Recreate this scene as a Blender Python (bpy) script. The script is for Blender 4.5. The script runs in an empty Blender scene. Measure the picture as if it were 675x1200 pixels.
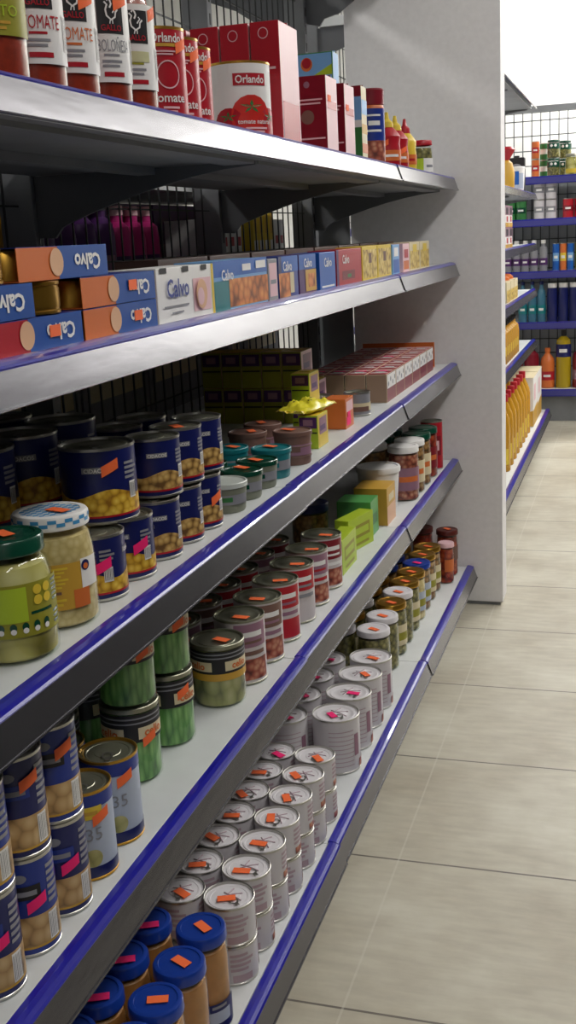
import bpy, bmesh, math, random
from mathutils import Matrix, Vector
PI = math.pi
rnd = random.Random(11)
SC = bpy.context.scene
COL = SC.collection

# ------------------------------------------------------------------ materials
def s2l(c):
    return tuple(((v/12.92) if v <= .04045 else ((v+.055)/1.055)**2.4) for v in [x/255 for x in c])
MATS = {}
def mat(name, rgb, rough=.5, metal=0., noise=0., nscale=30., bump=0., emit=0., coat=0.):
    if name in MATS: return MATS[name]
    m = bpy.data.materials.new(name); m.use_nodes = True
    nt = m.node_tree; b = nt.nodes['Principled BSDF']
    c = s2l(rgb) + (1,)
    b.inputs['Base Color'].default_value = c
    b.inputs['Roughness'].default_value = rough
    b.inputs['Metallic'].default_value = metal
    b.inputs['Coat Weight'].default_value = coat
    if noise or bump:
        tc = nt.nodes.new('ShaderNodeTexCoord'); n = nt.nodes.new('ShaderNodeTexNoise')
        n.inputs['Scale'].default_value = nscale; n.inputs['Detail'].default_value = 4
        nt.links.new(tc.outputs['Object'], n.inputs['Vector'])
        if noise:
            r = nt.nodes.new('ShaderNodeValToRGB')
            r.color_ramp.elements[0].position = .3; r.color_ramp.elements[1].position = .7
            r.color_ramp.elements[0].color = tuple(v*(1-noise) for v in c[:3])+(1,)
            r.color_ramp.elements[1].color = tuple(min(1, v*(1+noise)) for v in c[:3])+(1,)
            nt.links.new(n.outputs['Fac'], r.inputs['Fac']); nt.links.new(r.outputs['Color'], b.inputs['Base Color'])
        if bump:
            bp = nt.nodes.new('ShaderNodeBump'); bp.inputs['Strength'].default_value = bump; bp.inputs['Distance'].default_value = .01
            nt.links.new(n.outputs['Fac'], bp.inputs['Height']); nt.links.new(bp.outputs['Normal'], b.inputs['Normal'])
    if emit:
        b.inputs['Emission Color'].default_value = c; b.inputs['Emission Strength'].default_value = emit
    MATS[name] = m
    return m
def food(name, c0, c1, c2, scale, stretch=(1,1,1), rough=.4):
    """printed or real pieces of food: voronoi cells"""
    if name in MATS: return MATS[name]
    m = bpy.data.materials.new(name); m.use_nodes = True
    nt = m.node_tree; b = nt.nodes['Principled BSDF']; b.inputs['Roughness'].default_value = rough
    tc = nt.nodes.new('ShaderNodeTexCoord'); mp = nt.nodes.new('ShaderNodeMapping'); mp.inputs['Scale'].default_value = stretch
    mp.inputs['Rotation'].default_value = (.5, .4, .3)
    v = nt.nodes.new('ShaderNodeTexVoronoi'); v.inputs['Scale'].default_value = scale
    r = nt.nodes.new('ShaderNodeValToRGB'); e = r.color_ramp.elements
    e[0].position = .1; e[0].color = s2l(c2)+(1,); e[1].position = .85; e[1].color = s2l(c0)+(1,)
    x = e.new(.5); x.color = s2l(c1)+(1,)
    L = nt.links.new
    L(tc.outputs['Object'], mp.inputs['Vector']); L(mp.outputs['Vector'], v.inputs['Vector'])
    L(v.outputs['Distance'], r.inputs['Fac']); L(r.outputs['Color'], b.inputs['Base Color'])
    MATS[name] = m
    return m
def glass():
    if 'glass' in MATS: return MATS['glass']
    m = bpy.data.materials.new('clear_glass'); m.use_nodes = True
    nt = m.node_tree; nt.nodes.clear()
    o = nt.nodes.new('ShaderNodeOutputMaterial'); mx = nt.nodes.new('ShaderNodeMixShader')
    t = nt.nodes.new('ShaderNodeBsdfTransparent'); t.inputs['Color'].default_value = (.93,.96,.93,1)
    g = nt.nodes.new('ShaderNodeBsdfGlossy'); g.inputs['Roughness'].default_value = .04
    f = nt.nodes.new('ShaderNodeFresnel'); f.inputs['IOR'].default_value = 1.5
    ge = nt.nodes.new('ShaderNodeNewGeometry'); iv = nt.nodes.new('ShaderNodeMath'); iv.operation='SUBTRACT'; iv.inputs[0].default_value=1
    mu = nt.nodes.new('ShaderNodeMath'); mu.operation='MULTIPLY'
    nt.links.new(ge.outputs['Backfacing'], iv.inputs[1]); nt.links.new(iv.outputs[0], mu.inputs[0]); nt.links.new(f.outputs[0], mu.inputs[1])
    nt.links.new(mu.outputs[0], mx.inputs[0]); nt.links.new(t.outputs[0], mx.inputs[1]); nt.links.new(g.outputs[0], mx.inputs[2])
    nt.links.new(mx.outputs[0], o.inputs[0])
    MATS['glass'] = m
    return m

M = dict(
    white_shelf=mat('white_shelf_enamel', (212,215,216), .45, noise=.05, nscale=14),
    grey_metal_and_shade=mat('grey_metal_and_underside_shade', (128,130,134), .5, noise=.12, nscale=9),  # real metal, and the shade painted on shelf undersides
    dark_metal=mat('dark_grey_metal', (104,106,110), .5),
    wire=mat('grey_wire', (70,72,74), .45, .3),
    blue=mat('blue_enamel', (22,20,150), .28, noise=.08, nscale=12, coat=.4),
    panel=mat('white_melamine', (240,238,240), .55, noise=.03, nscale=60),
    tin=mat('tin_plate', (190,188,182), .28, .9),
    tindark=mat('tin_lid_grey', (150,150,132), .33, .75),
    gold=mat('gold_lacquer', (196,150,60), .28, .85),
    orange=mat('fluorescent_orange_paper', (255,114,58), .6),
    pink=mat('fluorescent_pink_paper', (255,30,120), .6),
    white=mat('white_paper', (236,234,232), .45),
    black=mat('black_print', (28,26,30), .45),
    red=mat('red_print', (178,22,40), .35),
    darkred=mat('dark_red_print', (128,16,36), .35),
    navy=mat('navy_print', (20,28,92), .32),
    midnavy=mat('blue_print', (28,52,140), .32),
    calvo=mat('bright_blue_print', (24,92,178), .35),
    skyblue=mat('sky_print', (120,170,220), .4),
    yellow=mat('yellow_print', (226,196,60), .4),
    ochre=mat('ochre_print', (206,160,60), .4),
    orangep=mat('orange_print', (214,112,52), .4),
    peach=mat('peach_print', (226,178,140), .4),
    lime=mat('lime_print', (176,200,46), .4),
    green=mat('green_print', (52,120,62), .4),
    dkgreen=mat('dark_green_enamel', (14,70,52), .25, coat=.4),
    teal=mat('teal_plastic', (22,120,128), .35),
    cream=mat('cream_print', (220,206,170), .45),
    pinkp=mat('pale_pink_print', (232,190,196), .4),
    magenta=mat('magenta_print', (190,40,120), .4),
    mauve=mat('mauve_print', (150,110,130), .45),
    greyp=mat('grey_print', (140,140,146), .45),
    brown=mat('brown_plastic', (120,88,78), .5),
    olive=mat('olive_print', (150,146,40), .45),
    purple=mat('purple_print', (80,40,100), .4),
    clear=mat('frosted_plastic', (200,206,200), .3),
)
M['glass'] = glass()
def rail_mat():
    m = bpy.data.materials.new('silvery_ticket_strip'); m.use_nodes = True
    nt = m.node_tree; b = nt.nodes['Principled BSDF']
    b.inputs['Base Color'].default_value = s2l((116,115,120))+(1,)
    b.inputs['Metallic'].default_value = .85; b.inputs['Roughness'].default_value = .24
    tc = nt.nodes.new('ShaderNodeTexCoord'); mp = nt.nodes.new('ShaderNodeMapping'); mp.inputs['Scale'].default_value = (1,.35,1.6)
    n = nt.nodes.new('ShaderNodeTexNoise'); n.inputs['Scale'].default_value = 16; n.inputs['Detail'].default_value = 3
    bp = nt.nodes.new('ShaderNodeBump'); bp.inputs['Strength'].default_value = .16; bp.inputs['Distance'].default_value = .004
    L = nt.links.new
    L(tc.outputs['Object'], mp.inputs['Vector']); L(mp.outputs['Vector'], n.inputs['Vector']); L(n.outputs['Fac'], bp.inputs['Height']); L(bp.outputs['Normal'], b.inputs['Normal'])
    return m
M['rail'] = rail_mat()
F = dict(
    chick=food('printed_chickpeas', (110,78,40), (190,150,84), (222,190,120), 120),
    corn=food('printed_yellow_pieces', (150,100,20), (216,170,50), (240,206,90), 110),
    mush=food('printed_mushrooms', (70,48,26), (186,150,100), (222,194,146), 52),
    bean=food('green_bean_strips', (60,110,52), (110,166,86), (150,200,118), 130, (1,1,.22)),
    aspar=food('pale_asparagus_tips', (92,96,56), (168,164,104), (206,200,146), 50, (1,1,.5)),
    sauce=mat('tomato_sauce', (150,44,20), .35, noise=.25, nscale=90),
    paste=mat('brown_paste', (176,118,64), .35, noise=.15, nscale=40),
    beige=food('beige_cooked_beans', (196,170,112), (214,190,134), (226,206,156), 130),
    peppers=food('pale_green_peppers', (120,110,40), (196,184,104), (222,212,150), 26),
    olives=food('pickled_olives', (52,50,24), (120,112,62), (166,154,100), 90),
    brownjar=food('brown_pickles', (70,50,30), (150,104,60), (190,150,100), 80),
    redjar=food('red_peppers', (80,16,10), (160,46,26), (196,90,50), 60),
    nugget=food('printed_orange_balls', (120,60,20), (206,120,56), (232,160,90), 55),
    redmix=food('printed_red_stew', (96,44,38), (164,84,66), (206,150,120), 80),
    yelmix=food('printed_pasta', (150,110,50), (214,184,90), (236,214,140), 70),
    oil=mat('golden_oil', (190,140,40), .2),
)

# ------------------------------------------------------------------ mesh builder
TEXT = {}
def text_geo(s, size, bold=.0):
    k = (s, bold)
    if k not in TEXT:
        cu = bpy.data.curves.new('t', 'FONT'); cu.body = s; cu.size = 1; cu.resolution_u = 2; cu.offset = bold
        ob = bpy.data.objects.new('t', cu); COL.objects.link(ob)
        dg = bpy.context.evaluated_depsgraph_get(); dg.update()
        me = bpy.data.meshes.new_from_object(ob.evaluated_get(dg))
        vs = [tuple(v.co) for v in me.vertices]; fs = [tuple(p.vertices) for p in me.polygons]
        bpy.data.objects.remove(ob); bpy.data.curves.remove(cu); bpy.data.meshes.remove(me)
        x0 = min(v[0] for v in vs); x1 = max(v[0] for v in vs); y0 = min(v[1] for v in vs)
        TEXT[k] = ([(v[0]-(x0+x1)/2, v[1]-y0) for v in vs], fs, x1-x0)
    vs, fs, w = TEXT[k]
    return [(x*size, y*size) for x, y in vs], fs, w*size

class MB:
    def __init__(s): s.v=[]; s.f=[]; s.mi=[]; s.sm=[]; s.mats=[]
    def m(s, mt):
        if mt not in s.mats: s.mats.append(mt)
        return s.mats.index(mt)
    def add(s, vs, fs, mt, smooth=False):
        o = len(s.v); s.v += [tuple(v) for v in vs]; i = s.m(mt)
        for f in fs: s.f.append(tuple(o+k for k in f)); s.mi.append(i); s.sm.append(smooth)
        return s
    def lathe(s, prof, mt, n=36, c=(0,0), a0=0., a1=2*PI):
        """prof: list of (r,z); corners sharper than 35 degrees are split"""
        full = abs(a1-a0-2*PI) < 1e-6
        runs=[[prof[0]]]
        for i in range(1, len(prof)):
            runs[-1].append(prof[i])
            if i < len(prof)-1:
                d1=(prof[i][0]-prof[i-1][0], prof[i][1]-prof[i-1][1]); d2=(prof[i+1][0]-prof[i][0], prof[i+1][1]-prof[i][1])
                l=math.hypot(*d1)*math.hypot(*d2)
                if l>0 and (d1[0]*d2[0]+d1[1]*d2[1])/l < .82: runs.append([prof[i]])
        k = n if full else n+1
        for run in runs:
            vs=[]; fs=[]
            for r,z in run:
                for j in range(k):
                    a=a0+(a1-a0)*j/n; vs.append((c[0]+r*math.cos(a), c[1]+r*math.sin(a), z))
            for i in range(len(run)-1):
                for j in range(n):
                    j2=(j+1)%k if full else j+1
                    fs.append((i*k+j, i*k+j2, (i+1)*k+j2, (i+1)*k+j))
            s.add(vs, fs, mt, True)
        return s
    def box(s, x0,x1,y0,y1,z0,z1, mt, b=0., top=None, mats=None):
        """box with chamfered edges; mats: dict of face -> material (x+ x- y+ y- z+ z-)"""
        if b<=0:
            vs=[(x,y,z) for x in (x0,x1) for y in (y0,y1) for z in (z0,z1)]
            F={'x-':(0,1,3,2),'x+':(4,6,7,5),'y-':(0,4,5,1),'y+':(2,3,7,6),'z-':(0,2,6,4),'z+':(1,5,7,3)}
            for k,f in F.items(): s.add(vs,[f],(mats or {}).get(k,mt))
            return s
        bm=bmesh.new(); bmesh.ops.create_cube(bm,size=1)
        for v in bm.verts: v.co=Vector(((x0+x1)/2+v.co.x*(x1-x0),(y0+y1)/2+v.co.y*(y1-y0),(z0+z1)/2+v.co.z*(z1-z0)))
        bmesh.ops.bevel(bm,geom=bm.edges[:],offset=b,segments=2,affect='EDGES',profile=.5)
        bm.verts.index_update(); bm.normal_update()
        vs=[tuple(v.co) for v in bm.verts]
        for f in bm.faces:
            n=f.normal; k=None
            for a,ax in ((0,'x'),(1,'y'),(2,'z')):
                if abs(n[a])>.95: k=ax+('+' if n[a]>0 else '-')
            s.add(vs and [tuple(v.co) for v in f.verts],[tuple(range(len(f.verts)))],(mats or {}).get(k,mt))
        bm.free(); return s
    def patch(s, r, a0, a1, z0, z1, mt, n=None):
        """curved print on a cylinder, angles in degrees"""
        n = n or max(2,int(abs(a1-a0)/8)); vs=[]; fs=[]
        for j in range(n+1):
            a=math.radians(a0+(a1-a0)*j/n)
            for z in (z0,z1): vs.append((r*math.cos(a), r*math.sin(a), z))
        for j in range(n): fs.append((2*j,2*j+2,2*j+3,2*j+1))
        return s.add(vs,fs,mt,True)
    def disc(s, r, az, zc, rad, mt, sx=1., n=18):
        """round print on a cylinder"""
        vs=[(r*math.cos(math.radians(az)),r*math.sin(math.radians(az)),zc)]
        for rr in (.5,1.):
            for j in range(n):
                t=2*PI*j/n; a=math.radians(az)+rad*sx*rr*math.cos(t)/r; vs.append((r*math.cos(a),r*math.sin(a),zc+rad*rr*math.sin(t)))
        fs=[(0,1+j,1+(j+1)%n) for j in range(n)]+[(1+j,1+n+j,1+n+(j+1)%n,1+(j+1)%n) for j in range(n)]
        return s.add(vs,fs,mt,True)
    def ctext(s, t, size, r, az, z, mt, bold=.01, flip=False, maxw=None):
        vs,fs,w=text_geo(t,size,bold); k = 1 if not maxw or w<=maxw else maxw/w
        sg=-1 if flip else 1; out=[]
        for x,y in vs:
            a=math.radians(az)+sg*x*k/r; out.append((r*math.cos(a),r*math.sin(a),z+(y if not flip else size*.75-y)))
        return s.add(out,fs,mt)
    def ptext(s, t, size, o, u, v, mt, bold=.01, maxw=None):
        """text on a plane; o: point at the middle of the base line, u: reading direction, v: up"""
        vs,fs,w=text_geo(t,size,bold); k = 1 if not maxw or w<=maxw else maxw/w
        o,u,v=Vector(o),Vector(u),Vector(v)
        return s.add([o+u*(x*k)+v*y for x,y in vs],fs,mt)
    def poly(s, pts, mt): return s.add(pts,[tuple(range(len(pts)))],mt)
    def circle(s, o, u, v, rad, mt, n=20):
        o,u,v=Vector(o),Vector(u),Vector(v)
        return s.poly([o+u*(rad*math.cos(2*PI*j/n))+v*(rad*math.sin(2*PI*j/n)) for j in range(n)],mt)
    def tube(s, pts, r, mt, n=8):
        vs=[]; fs=[]; pts=[Vector(p) for p in pts]
        for i,p in enumerate(pts):
            d=(pts[min(i+1,len(pts)-1)]-pts[max(i-1,0)]).normalized()
            a=d.orthogonal().normalized() if abs(d.z)>.9 else Vector((0,0,1)).cross(d).normalized(); b=d.cross(a)
            for j in range(n): t=2*PI*j/n; vs.append(p+a*(r*math.cos(t))+b*(r*math.sin(t)))
        for i in range(len(pts)-1):
            for j in range(n): fs.append((i*n+j,i*n+(j+1)%n,(i+1)*n+(j+1)%n,(i+1)*n+j))
        fs.append(tuple(range(n))[::-1]); fs.append(tuple((len(pts)-1)*n+j for j in range(n)))
        return s.add(vs,fs,mt,True)
    def extrude(s, prof, y0, y1, mt, axis='y'):
        """closed xz profile swept along y"""
        n=len(prof)
        if axis=='y': vs=[(x,y0,z) for x,z in prof]+[(x,y1,z) for x,z in prof]
        else: vs=[(y0,x,z) for x,z in prof]+[(y1,x,z) for x,z in prof]
        fs=[(j,(j+1)%n,n+(j+1)%n,n+j) for j in range(n)]+[tuple(range(n))[::-1],tuple(range(n,2*n))]
        return s.add(vs,fs,mt)
    def mesh(s, name):
        me=bpy.data.meshes.new(name); me.from_pydata(s.v,[],s.f)
        for mt in s.mats: me.materials.append(mt)
        me.polygons.foreach_set('material_index',s.mi); me.polygons.foreach_set('use_smooth',s.sm)
        me.update(); return me
    def build(s, name, parent=None, loc=(0,0,0), label=None):
        o=bpy.data.objects.new(name,s.mesh(name)); COL.objects.link(o); o.parent=parent; o.location=loc
        if label: o['label']=label
        return o
def thing(name, label, cat, loc=(0,0,0), rz=0., group=None, scale=None):
    o=bpy.data.objects.new(name,None); COL.objects.link(o); o.empty_display_size=.05
    o.location=loc; o.rotation_euler=(0,0,rz); o['label']=label; o['category']=cat
    if group: o['group']=group
    if scale: o.scale=scale
    return o
def struct(name, mb):
    o=mb.build(name); o['kind']='structure'; return o
def tag(o, label, cat, group=None):
    o['label']=label; o['category']=cat
    if group: o['group']=group
    return o

# one prototype per kind; every instance is copied from it with its parts and sub-parts
PROTO={}
def place(kind, label, loc, rz=0., group=None, scale=None, stick=None, stickrot=None):
    """kind -> (name, category, builder(root)); stick: (material key, where) adds a price sticker"""
    name,cat,fn=KINDS[kind]; loc=(loc[0],loc[1],loc[2]+.0005)
    if kind not in PROTO:
        r=thing(name,label,cat,loc,rz,group,scale); fn(r); PROTO[kind]=r
        PROTO[kind+'#']=list(r.children)
    else:
        p=PROTO[kind]; r=p.copy(); COL.objects.link(r)
        r.location=loc; r.rotation_euler=(0,0,rz); r.scale=scale or (1,1,1); r['label']=label
        if group: r['group']=group
        elif 'group' in r: del r['group']
        for ch in PROTO[kind+'#']:
            c=ch.copy(); COL.objects.link(c); c.parent=r
            for g in ch.children:
                d=g.copy(); COL.objects.link(d); d.parent=c
    if stick:
        for q in (stick if isinstance(stick,list) else [stick]): sticker(r,*q)
    return r
STK={}
def sticker(root, colour, kind, r=0., az=0., z=0., rot=0.):
    """orange or pink price sticker: kind 'lid' flat at height z, 'side' wrapped on a can of radius r, 'face' flat on the x+ face at x=r"""
    key=(colour,kind,round(r,4))
    if key not in STK:
        b=MB(); m=M[colour]
        if kind=='lid': b.box(-.0135,.0135,-.0068,.0068,0,.0006,m)
        elif kind=='face': b.box(0,.0006,-.011,.011,-.006,.006,m)
        else:
            n=6; vs=[]; fs=[]
            for j in range(n+1):
                x=-.0105+.021*j/n
                for zz in (-.0065,.0065):
                    zt=zz+x*.45; vs.append(((r+.0012)*math.cos(x/r),(r+.0012)*math.sin(x/r),zt))
            for j in range(n): fs.append((2*j,2*j+2,2*j+3,2*j+1))
            b.add(vs,fs,m,True)
        STK[key]=b.mesh('price_sticker')
    o=bpy.data.objects.new('price_sticker',STK[key]); COL.objects.link(o); o.parent=root
    if kind=='lid': o.location=(r*math.cos(math.radians(az)),r*math.sin(math.radians(az)),z); o.rotation_euler=(0,0,math.radians(rot))
    elif kind=='face': o.location=(r,az,z); o.rotation_euler=(math.radians(rot),0,0)
    else: o.location=(0,0,z); o.rotation_euler=(0,0,math.radians(az))
    o['label']=f'fluorescent {colour} price sticker'
    return o

ORD=['first','second','third','fourth','fifth','sixth','seventh','eighth','ninth','tenth','eleventh','twelfth']
KINDS={}
def kind(key, name, cat):
    def d(fn): KINDS[key]=(name,cat,fn); return fn
    return d
# ------------------------------------------------------------------ reusable part builders
def can_parts(root, r, h, label, lid='tin', body='tin', pull=True, gold_rim=False, lz0=.005, lz1=.005, content=None):
    rim = M['gold'] if gold_rim else M[body]
    b=MB(); b.lathe([(0,.001),(r-.003,.001),(r-.002,0),(r,.001),(r,.0035),(r-.0012,.0045),(r-.0012,h-.0045),(r,h-.0035),(r,h-.0005),(r-.001,h),(r-.0022,h-.0006),(r-.0028,h-.004)],rim)
    b.build('can_body',root)
    b=MB(); b.lathe([(r-.0028,h-.004),(r*.82,h-.004),(r*.80,h-.0028),(r*.72,h-.0028),(r*.70,h-.0034),(r*.45,h-.0034),(r*.43,h-.0028),(0,h-.0028)],M[lid])
    l=b.build('lid',root)
    if pull:
        b=MB(); n=14
        for k,(ra,rb) in enumerate(((.0075,.005),)):
            vs=[]; fs=[]
            for j in range(n):
                t=2*PI*j/n
                for rr in (ra,rb): vs.append((r*.38+rr*math.cos(t)*1.25, rr*math.sin(t), h-.0012))
            for j in range(n): fs.append((2*j,2*((j+1)%n),2*((j+1)%n)+1,2*j+1))
            b.add(vs,fs,M['tin'])
        b.box(r*.38+.006,r*.38+.014,-.003,.003,h-.0018,h-.001,M['tin'])
        b.build('pull_tab',l)
    b=MB(); label(b,r,h); b.build('paper_label',root)
def sleeve(b,r,z0,z1,mt): b.lathe([(r-.0006,z0),(r-.0006,z1)],mt)
def jar_parts(root, r, h, contents, label, lid, lidh=.014, neck=.86, shoulder=.02, fill=.95, lidfn=None, cname='contents'):
    hb=h-lidh
    body=[(0,.001),(r*.9,0),(r*.985,.003),(r,.009),(r,hb-shoulder-.012),(r*.985,hb-shoulder-.004),(r*(neck+1)/2,hb-shoulder*.45),(r*neck,hb-.006),(r*neck,hb)]
    b=MB(); b.lathe([(0,.003),(r*.88,.003),(r*.95,.006),(r*.955,.010),(r*.955,hb-shoulder-.012),(r*.93,hb-shoulder-.004),(r*(neck+.9)/2,hb-shoulder*.5),(r*neck*.93,hb-.008),(0,hb-.008)],contents)
    b.build(cname,root)
    b=MB(); b.lathe(body,M['glass']); b.build('glass_jar',root)
    rl=r*neck+.003
    b=MB(); b.lathe([(r*neck,hb-.001),(rl,hb),(rl+.0006,hb+.002),(rl,hb+.004),(rl,h-.003),(rl-.0015,h-.0008),(rl-.004,h),(rl*.8,h),(rl*.78,h-.0012),(0,h-.0012)],lid)
    if lidfn: lidfn(b,rl,h)
    b.build('lid',root)
    if label:
        b=MB(); label(b,r+.0006,h); b.build('paper_label',root)
def lines(b,r,az,w,z0,z1,n,mt):
    """rows of small illegible print on a curved label"""
    for k in range(n):
        z=z0+(z1-z0)*(k+.5)/n; q=(z1-z0)/n*.28; ww=w*(.75+.25*((k*7)%3)/2)
        b.patch(r,az-w/2,az-w/2+ww,z-q,z+q,mt)
def barcode(b,r,az,z0,z1,w=.012):
    b.patch(r,az-math.degrees(w/r)/2,az+math.degrees(w/r)/2,z0,z1,M['white'])
    for k in range(7):
        a=az+math.degrees(w/r)*(-.4+.8*k/6); d=.5 if k%2 else .9
        b.patch(r+.0004,a-d/2,a+d/2,z0+.002,z1-.002,M['black'],2)
def rooster(b,r,az,z,s,mt):
    """a small line-drawn cockerel"""
    def q(pts,w):
        vs=[];n=len(pts)
        for i,(x,y) in enumerate(pts):
            x1,y1=pts[min(i+1,n-1)];x0,y0=pts[max(i-1,0)];dx,dy=x1-x0,y1-y0;l=math.hypot(dx,dy) or 1
            for sg in (-1,1):
                px,py=x-dy/l*w*sg,y+dx/l*w*sg; a=math.radians(az)+px*s/r; vs.append((r*math.cos(a),r*math.sin(a),z+py*s))
        b.add(vs,[(2*i,2*i+2,2*i+3,2*i+1) for i in range(n-1)],mt)
    q([(-.35,.5),(-.2,.35),(-.3,.1),(-.25,-.2),(0,-.4),(.25,-.25),(.3,0),(.45,.15)],.05)
    q([(-.2,.55),(-.1,.68),(0,.55),(.05,.4),(-.05,.2)],.05)
    q([(.1,-.05),(.3,.2),(.2,.3)],.04)
    q([(-.05,-.4),(-.1,-.6)],.03); q([(.08,-.4),(.08,-.6)],.03)
def tomato(b,r,az,z,rad,mt):
    b.disc(r,az,z,rad,mt,1.05)
    for k in range(5):
        t=2*PI*k/5+.3; a=math.radians(az)
        pts=[]
        for (q,w) in ((.0,.0),(.25,.35),(.55,0),(.25,-.35)):
            tt=t+w; x=rad*q*math.cos(tt)*1.1; y=rad*.45+rad*q*math.sin(tt)*.6
            pts.append(((r+.0005)*math.cos(a+x/r),(r+.0005)*math.sin(a+x/r),z+y))
        b.add(pts,[(0,1,2,3)],M['green'])

# ---- top shelf
def sauce_label(title,tcol,pic=None):
    def f(b,r,h):
        b.patch(r,-72,72,.030,.126,M['white'])
        b.patch(r+.0004,-26,26,.082,.119,M['black'])
        rooster(b,r+.0008,0,.105,.021,M['white'])
        b.ctext('GALLO',.009,r+.0009,0,.085,M['red'],.015,maxw=.026)
        if title[0]: b.ctext(title[0],.0185,r+.0009,4,.063,tcol,.0,maxw=.042)
        else: b.patch(r+.0006,-26,26,.061,.073,mat('pale_olive_print',(206,204,160),.4))
        lines(b,r+.0006,2,40,.057,.0615,1,tcol)
        lines(b,r+.0006,0,44,.045,.055,2,M['greyp'])
        b.patch(r+.0006,-20,20,.036,.041,M['red'])
        barcode(b,r+.0006,58,.044,.079)
    return f
for key,title,tc in (('sauce_a',('TOMATE','RUSTICO'),M['red']),('sauce_b',('TOMATE','A LA PANA'),M['orangep']),('sauce_c',('BOLOÑESA','salsa'),M['greyp']),('sauce_d',('',''),M['olive'])):
    def mk(key=key,title=title,tc=tc):
        def fn(root): jar_parts(root,.0357,.172,F['sauce'],sauce_label(title,tc),M['darkred'],lidh=.02,neck=.72,shoulder=.03,cname='tomato_sauce')
        KINDS[key]=('tomato_sauce_jar','jar',fn)
    mk()
@kind('pisto','vegetable_sauce_jar','jar')
def _(root):
    def lab(b,r,h):
        b.patch(r,-80,80,.046,.085,M['olive']); b.patch(r,-80,80,.085,.124,M['red'])
        b.ctext('Helios',.020,r+.001,12,.092,M['white'],.015); b.ctext('PISTO',.0145,r+.001,18,.063,M['lime'],.0)
        lines(b,r+.0005,10,60,.050,.060,2,M['ochre'])
    jar_parts(root,.036,.16,F['sauce'],lab,M['red'],neck=.85,cname='vegetable_sauce')
@kind('red_can','tomato_can','can')
def _(root):
    def lab(b,r,h):
        sleeve(b,r,.004,h-.004,M['red'])
        b.patch(r+.0002,-34,34,.094,.098,M['ochre'])
        b.ctext('Orlando',.016,r+.0008,0,.099,M['white'],.02,maxw=.045)
        lines(b,r+.0004,0,50,.083,.09,2,M['pinkp'])
        n=24; a0=.0; R1=.016
        for q in (R1,):
            vs=[];fs=[]
            for j in range(n):
                t=2*PI*j/n
                for k in (1,.9):
                    a=a0+q*k*math.cos(t)/r; vs.append(((r+.0006)*math.cos(a),(r+.0006)*math.sin(a),.06+q*1.1*k*math.sin(t)))
            for j in range(n): fs.append((2*j,2*((j+1)%n),2*((j+1)%n)+1,2*j+1))
            b.add(vs,fs,M['pinkp'])
        b.ctext('tomate',.016,r+.0008,0,.026,M['white'],.015); lines(b,r+.0004,5,40,.012,.022,2,M['pinkp'])
    can_parts(root,.0375,.119,lab,gold_rim=True)
@kind('white_can','large_tomato_can','can')
def _(root):
    def lab(b,r,h):
        sleeve(b,r,.004,h-.004,M['white'])
        b.patch(r+.0003,-30,34,.084,.102,M['red']); b.ctext('Orlando',.0165,r+.0009,2,.087,M['white'],.02,maxw=.05)
        for az,z,q in ((-42,.022,.022),(44,.022,.022)): tomato(b,r+.0003,az,z+.004,q*1.15,M['red'])
        tomato(b,r+.0006,2,.037,.033,mat('bright_tomato_print',(206,44,36),.35))
        b.ctext('tomate natural',.010,r+.0016,8,.026,M['white'],.012); lines(b,r+.0014,14,50,.012,.022,2,M['pinkp'])
    can_parts(root,.0505,.121,lab,gold_rim=True)
def carton(root,x,y,z,front,side,extra=None,top=None):
    """drink-carton style box: the printed body with a folded top seam"""
    b=MB(); b.box(-x/2,x/2,-y/2,y/2,0,z,M[front],.0012,mats={'x+':M[side],'z+':M[top or front]})
    if extra: extra(b,x,y,z)
    b.build('carton_body',root)
    b=MB(); b.box(-x/2+.001,x/2-.001,-.0012,.0012,z,z+.003,M[top or front]); b.build('top_seam',root)
@kind('tall_carton','tall_tomato_carton','carton')
def _(root):
    def ex(b,x,y,z):
        b.circle((-.002,-y/2-.0005,z-.018),(1,0,0),(0,0,1),.009,M['pinkp']); b.circle((-.002,-y/2-.0008,z-.018),(1,0,0),(0,0,1),.0075,M['red'])
        b.poly([(-x*.35,-y/2-.0005,z-.075),(x*.35,-y/2-.0005,z-.075),(x*.35,-y/2-.0005,z-.071),(-x*.35,-y/2-.0005,z-.071)],M['pinkp'])
        b.poly([(x/2+.0005,-y/2+.006,.01),(x/2+.0005,y/2-.006,.01),(x/2+.0005,y/2-.006,.07),(x/2+.0005,-y/2+.006,.07)],M['red'])
    carton(root,.05,.108,.195,'red','pinkp',ex)
@kind('small_carton','small_tomato_carton','carton')
def _(root):
    def ex(b,x,y,z):
        for zz,w in ((z-.045,.8),(z-.052,.7),(.03,.9)):
            b.poly([(-x*w/2,-y/2-.0005,zz),(x*w/2,-y/2-.0005,zz),(x*w/2,-y/2-.0005,zz+.003),(-x*w/2,-y/2-.0005,zz+.003)],M['pinkp'])
        b.circle((0,-y/2-.0005,z-.016),(1,0,0),(0,0,1),.006,M['mauve'])
        b.circle((0,-y/2-.0005,z-.075),(1,0,0),(0,0,1),.013,M['brown'])
        b.poly([(x/2+.0005,-y*.4,z-.06),(x/2+.0005,y*.4,z-.06),(x/2+.0005,y*.4,z-.045),(x/2+.0005,-y*.4,z-.045)],M['red'])
    carton(root,.075,.085,.146,'darkred','pinkp',ex)
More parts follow.
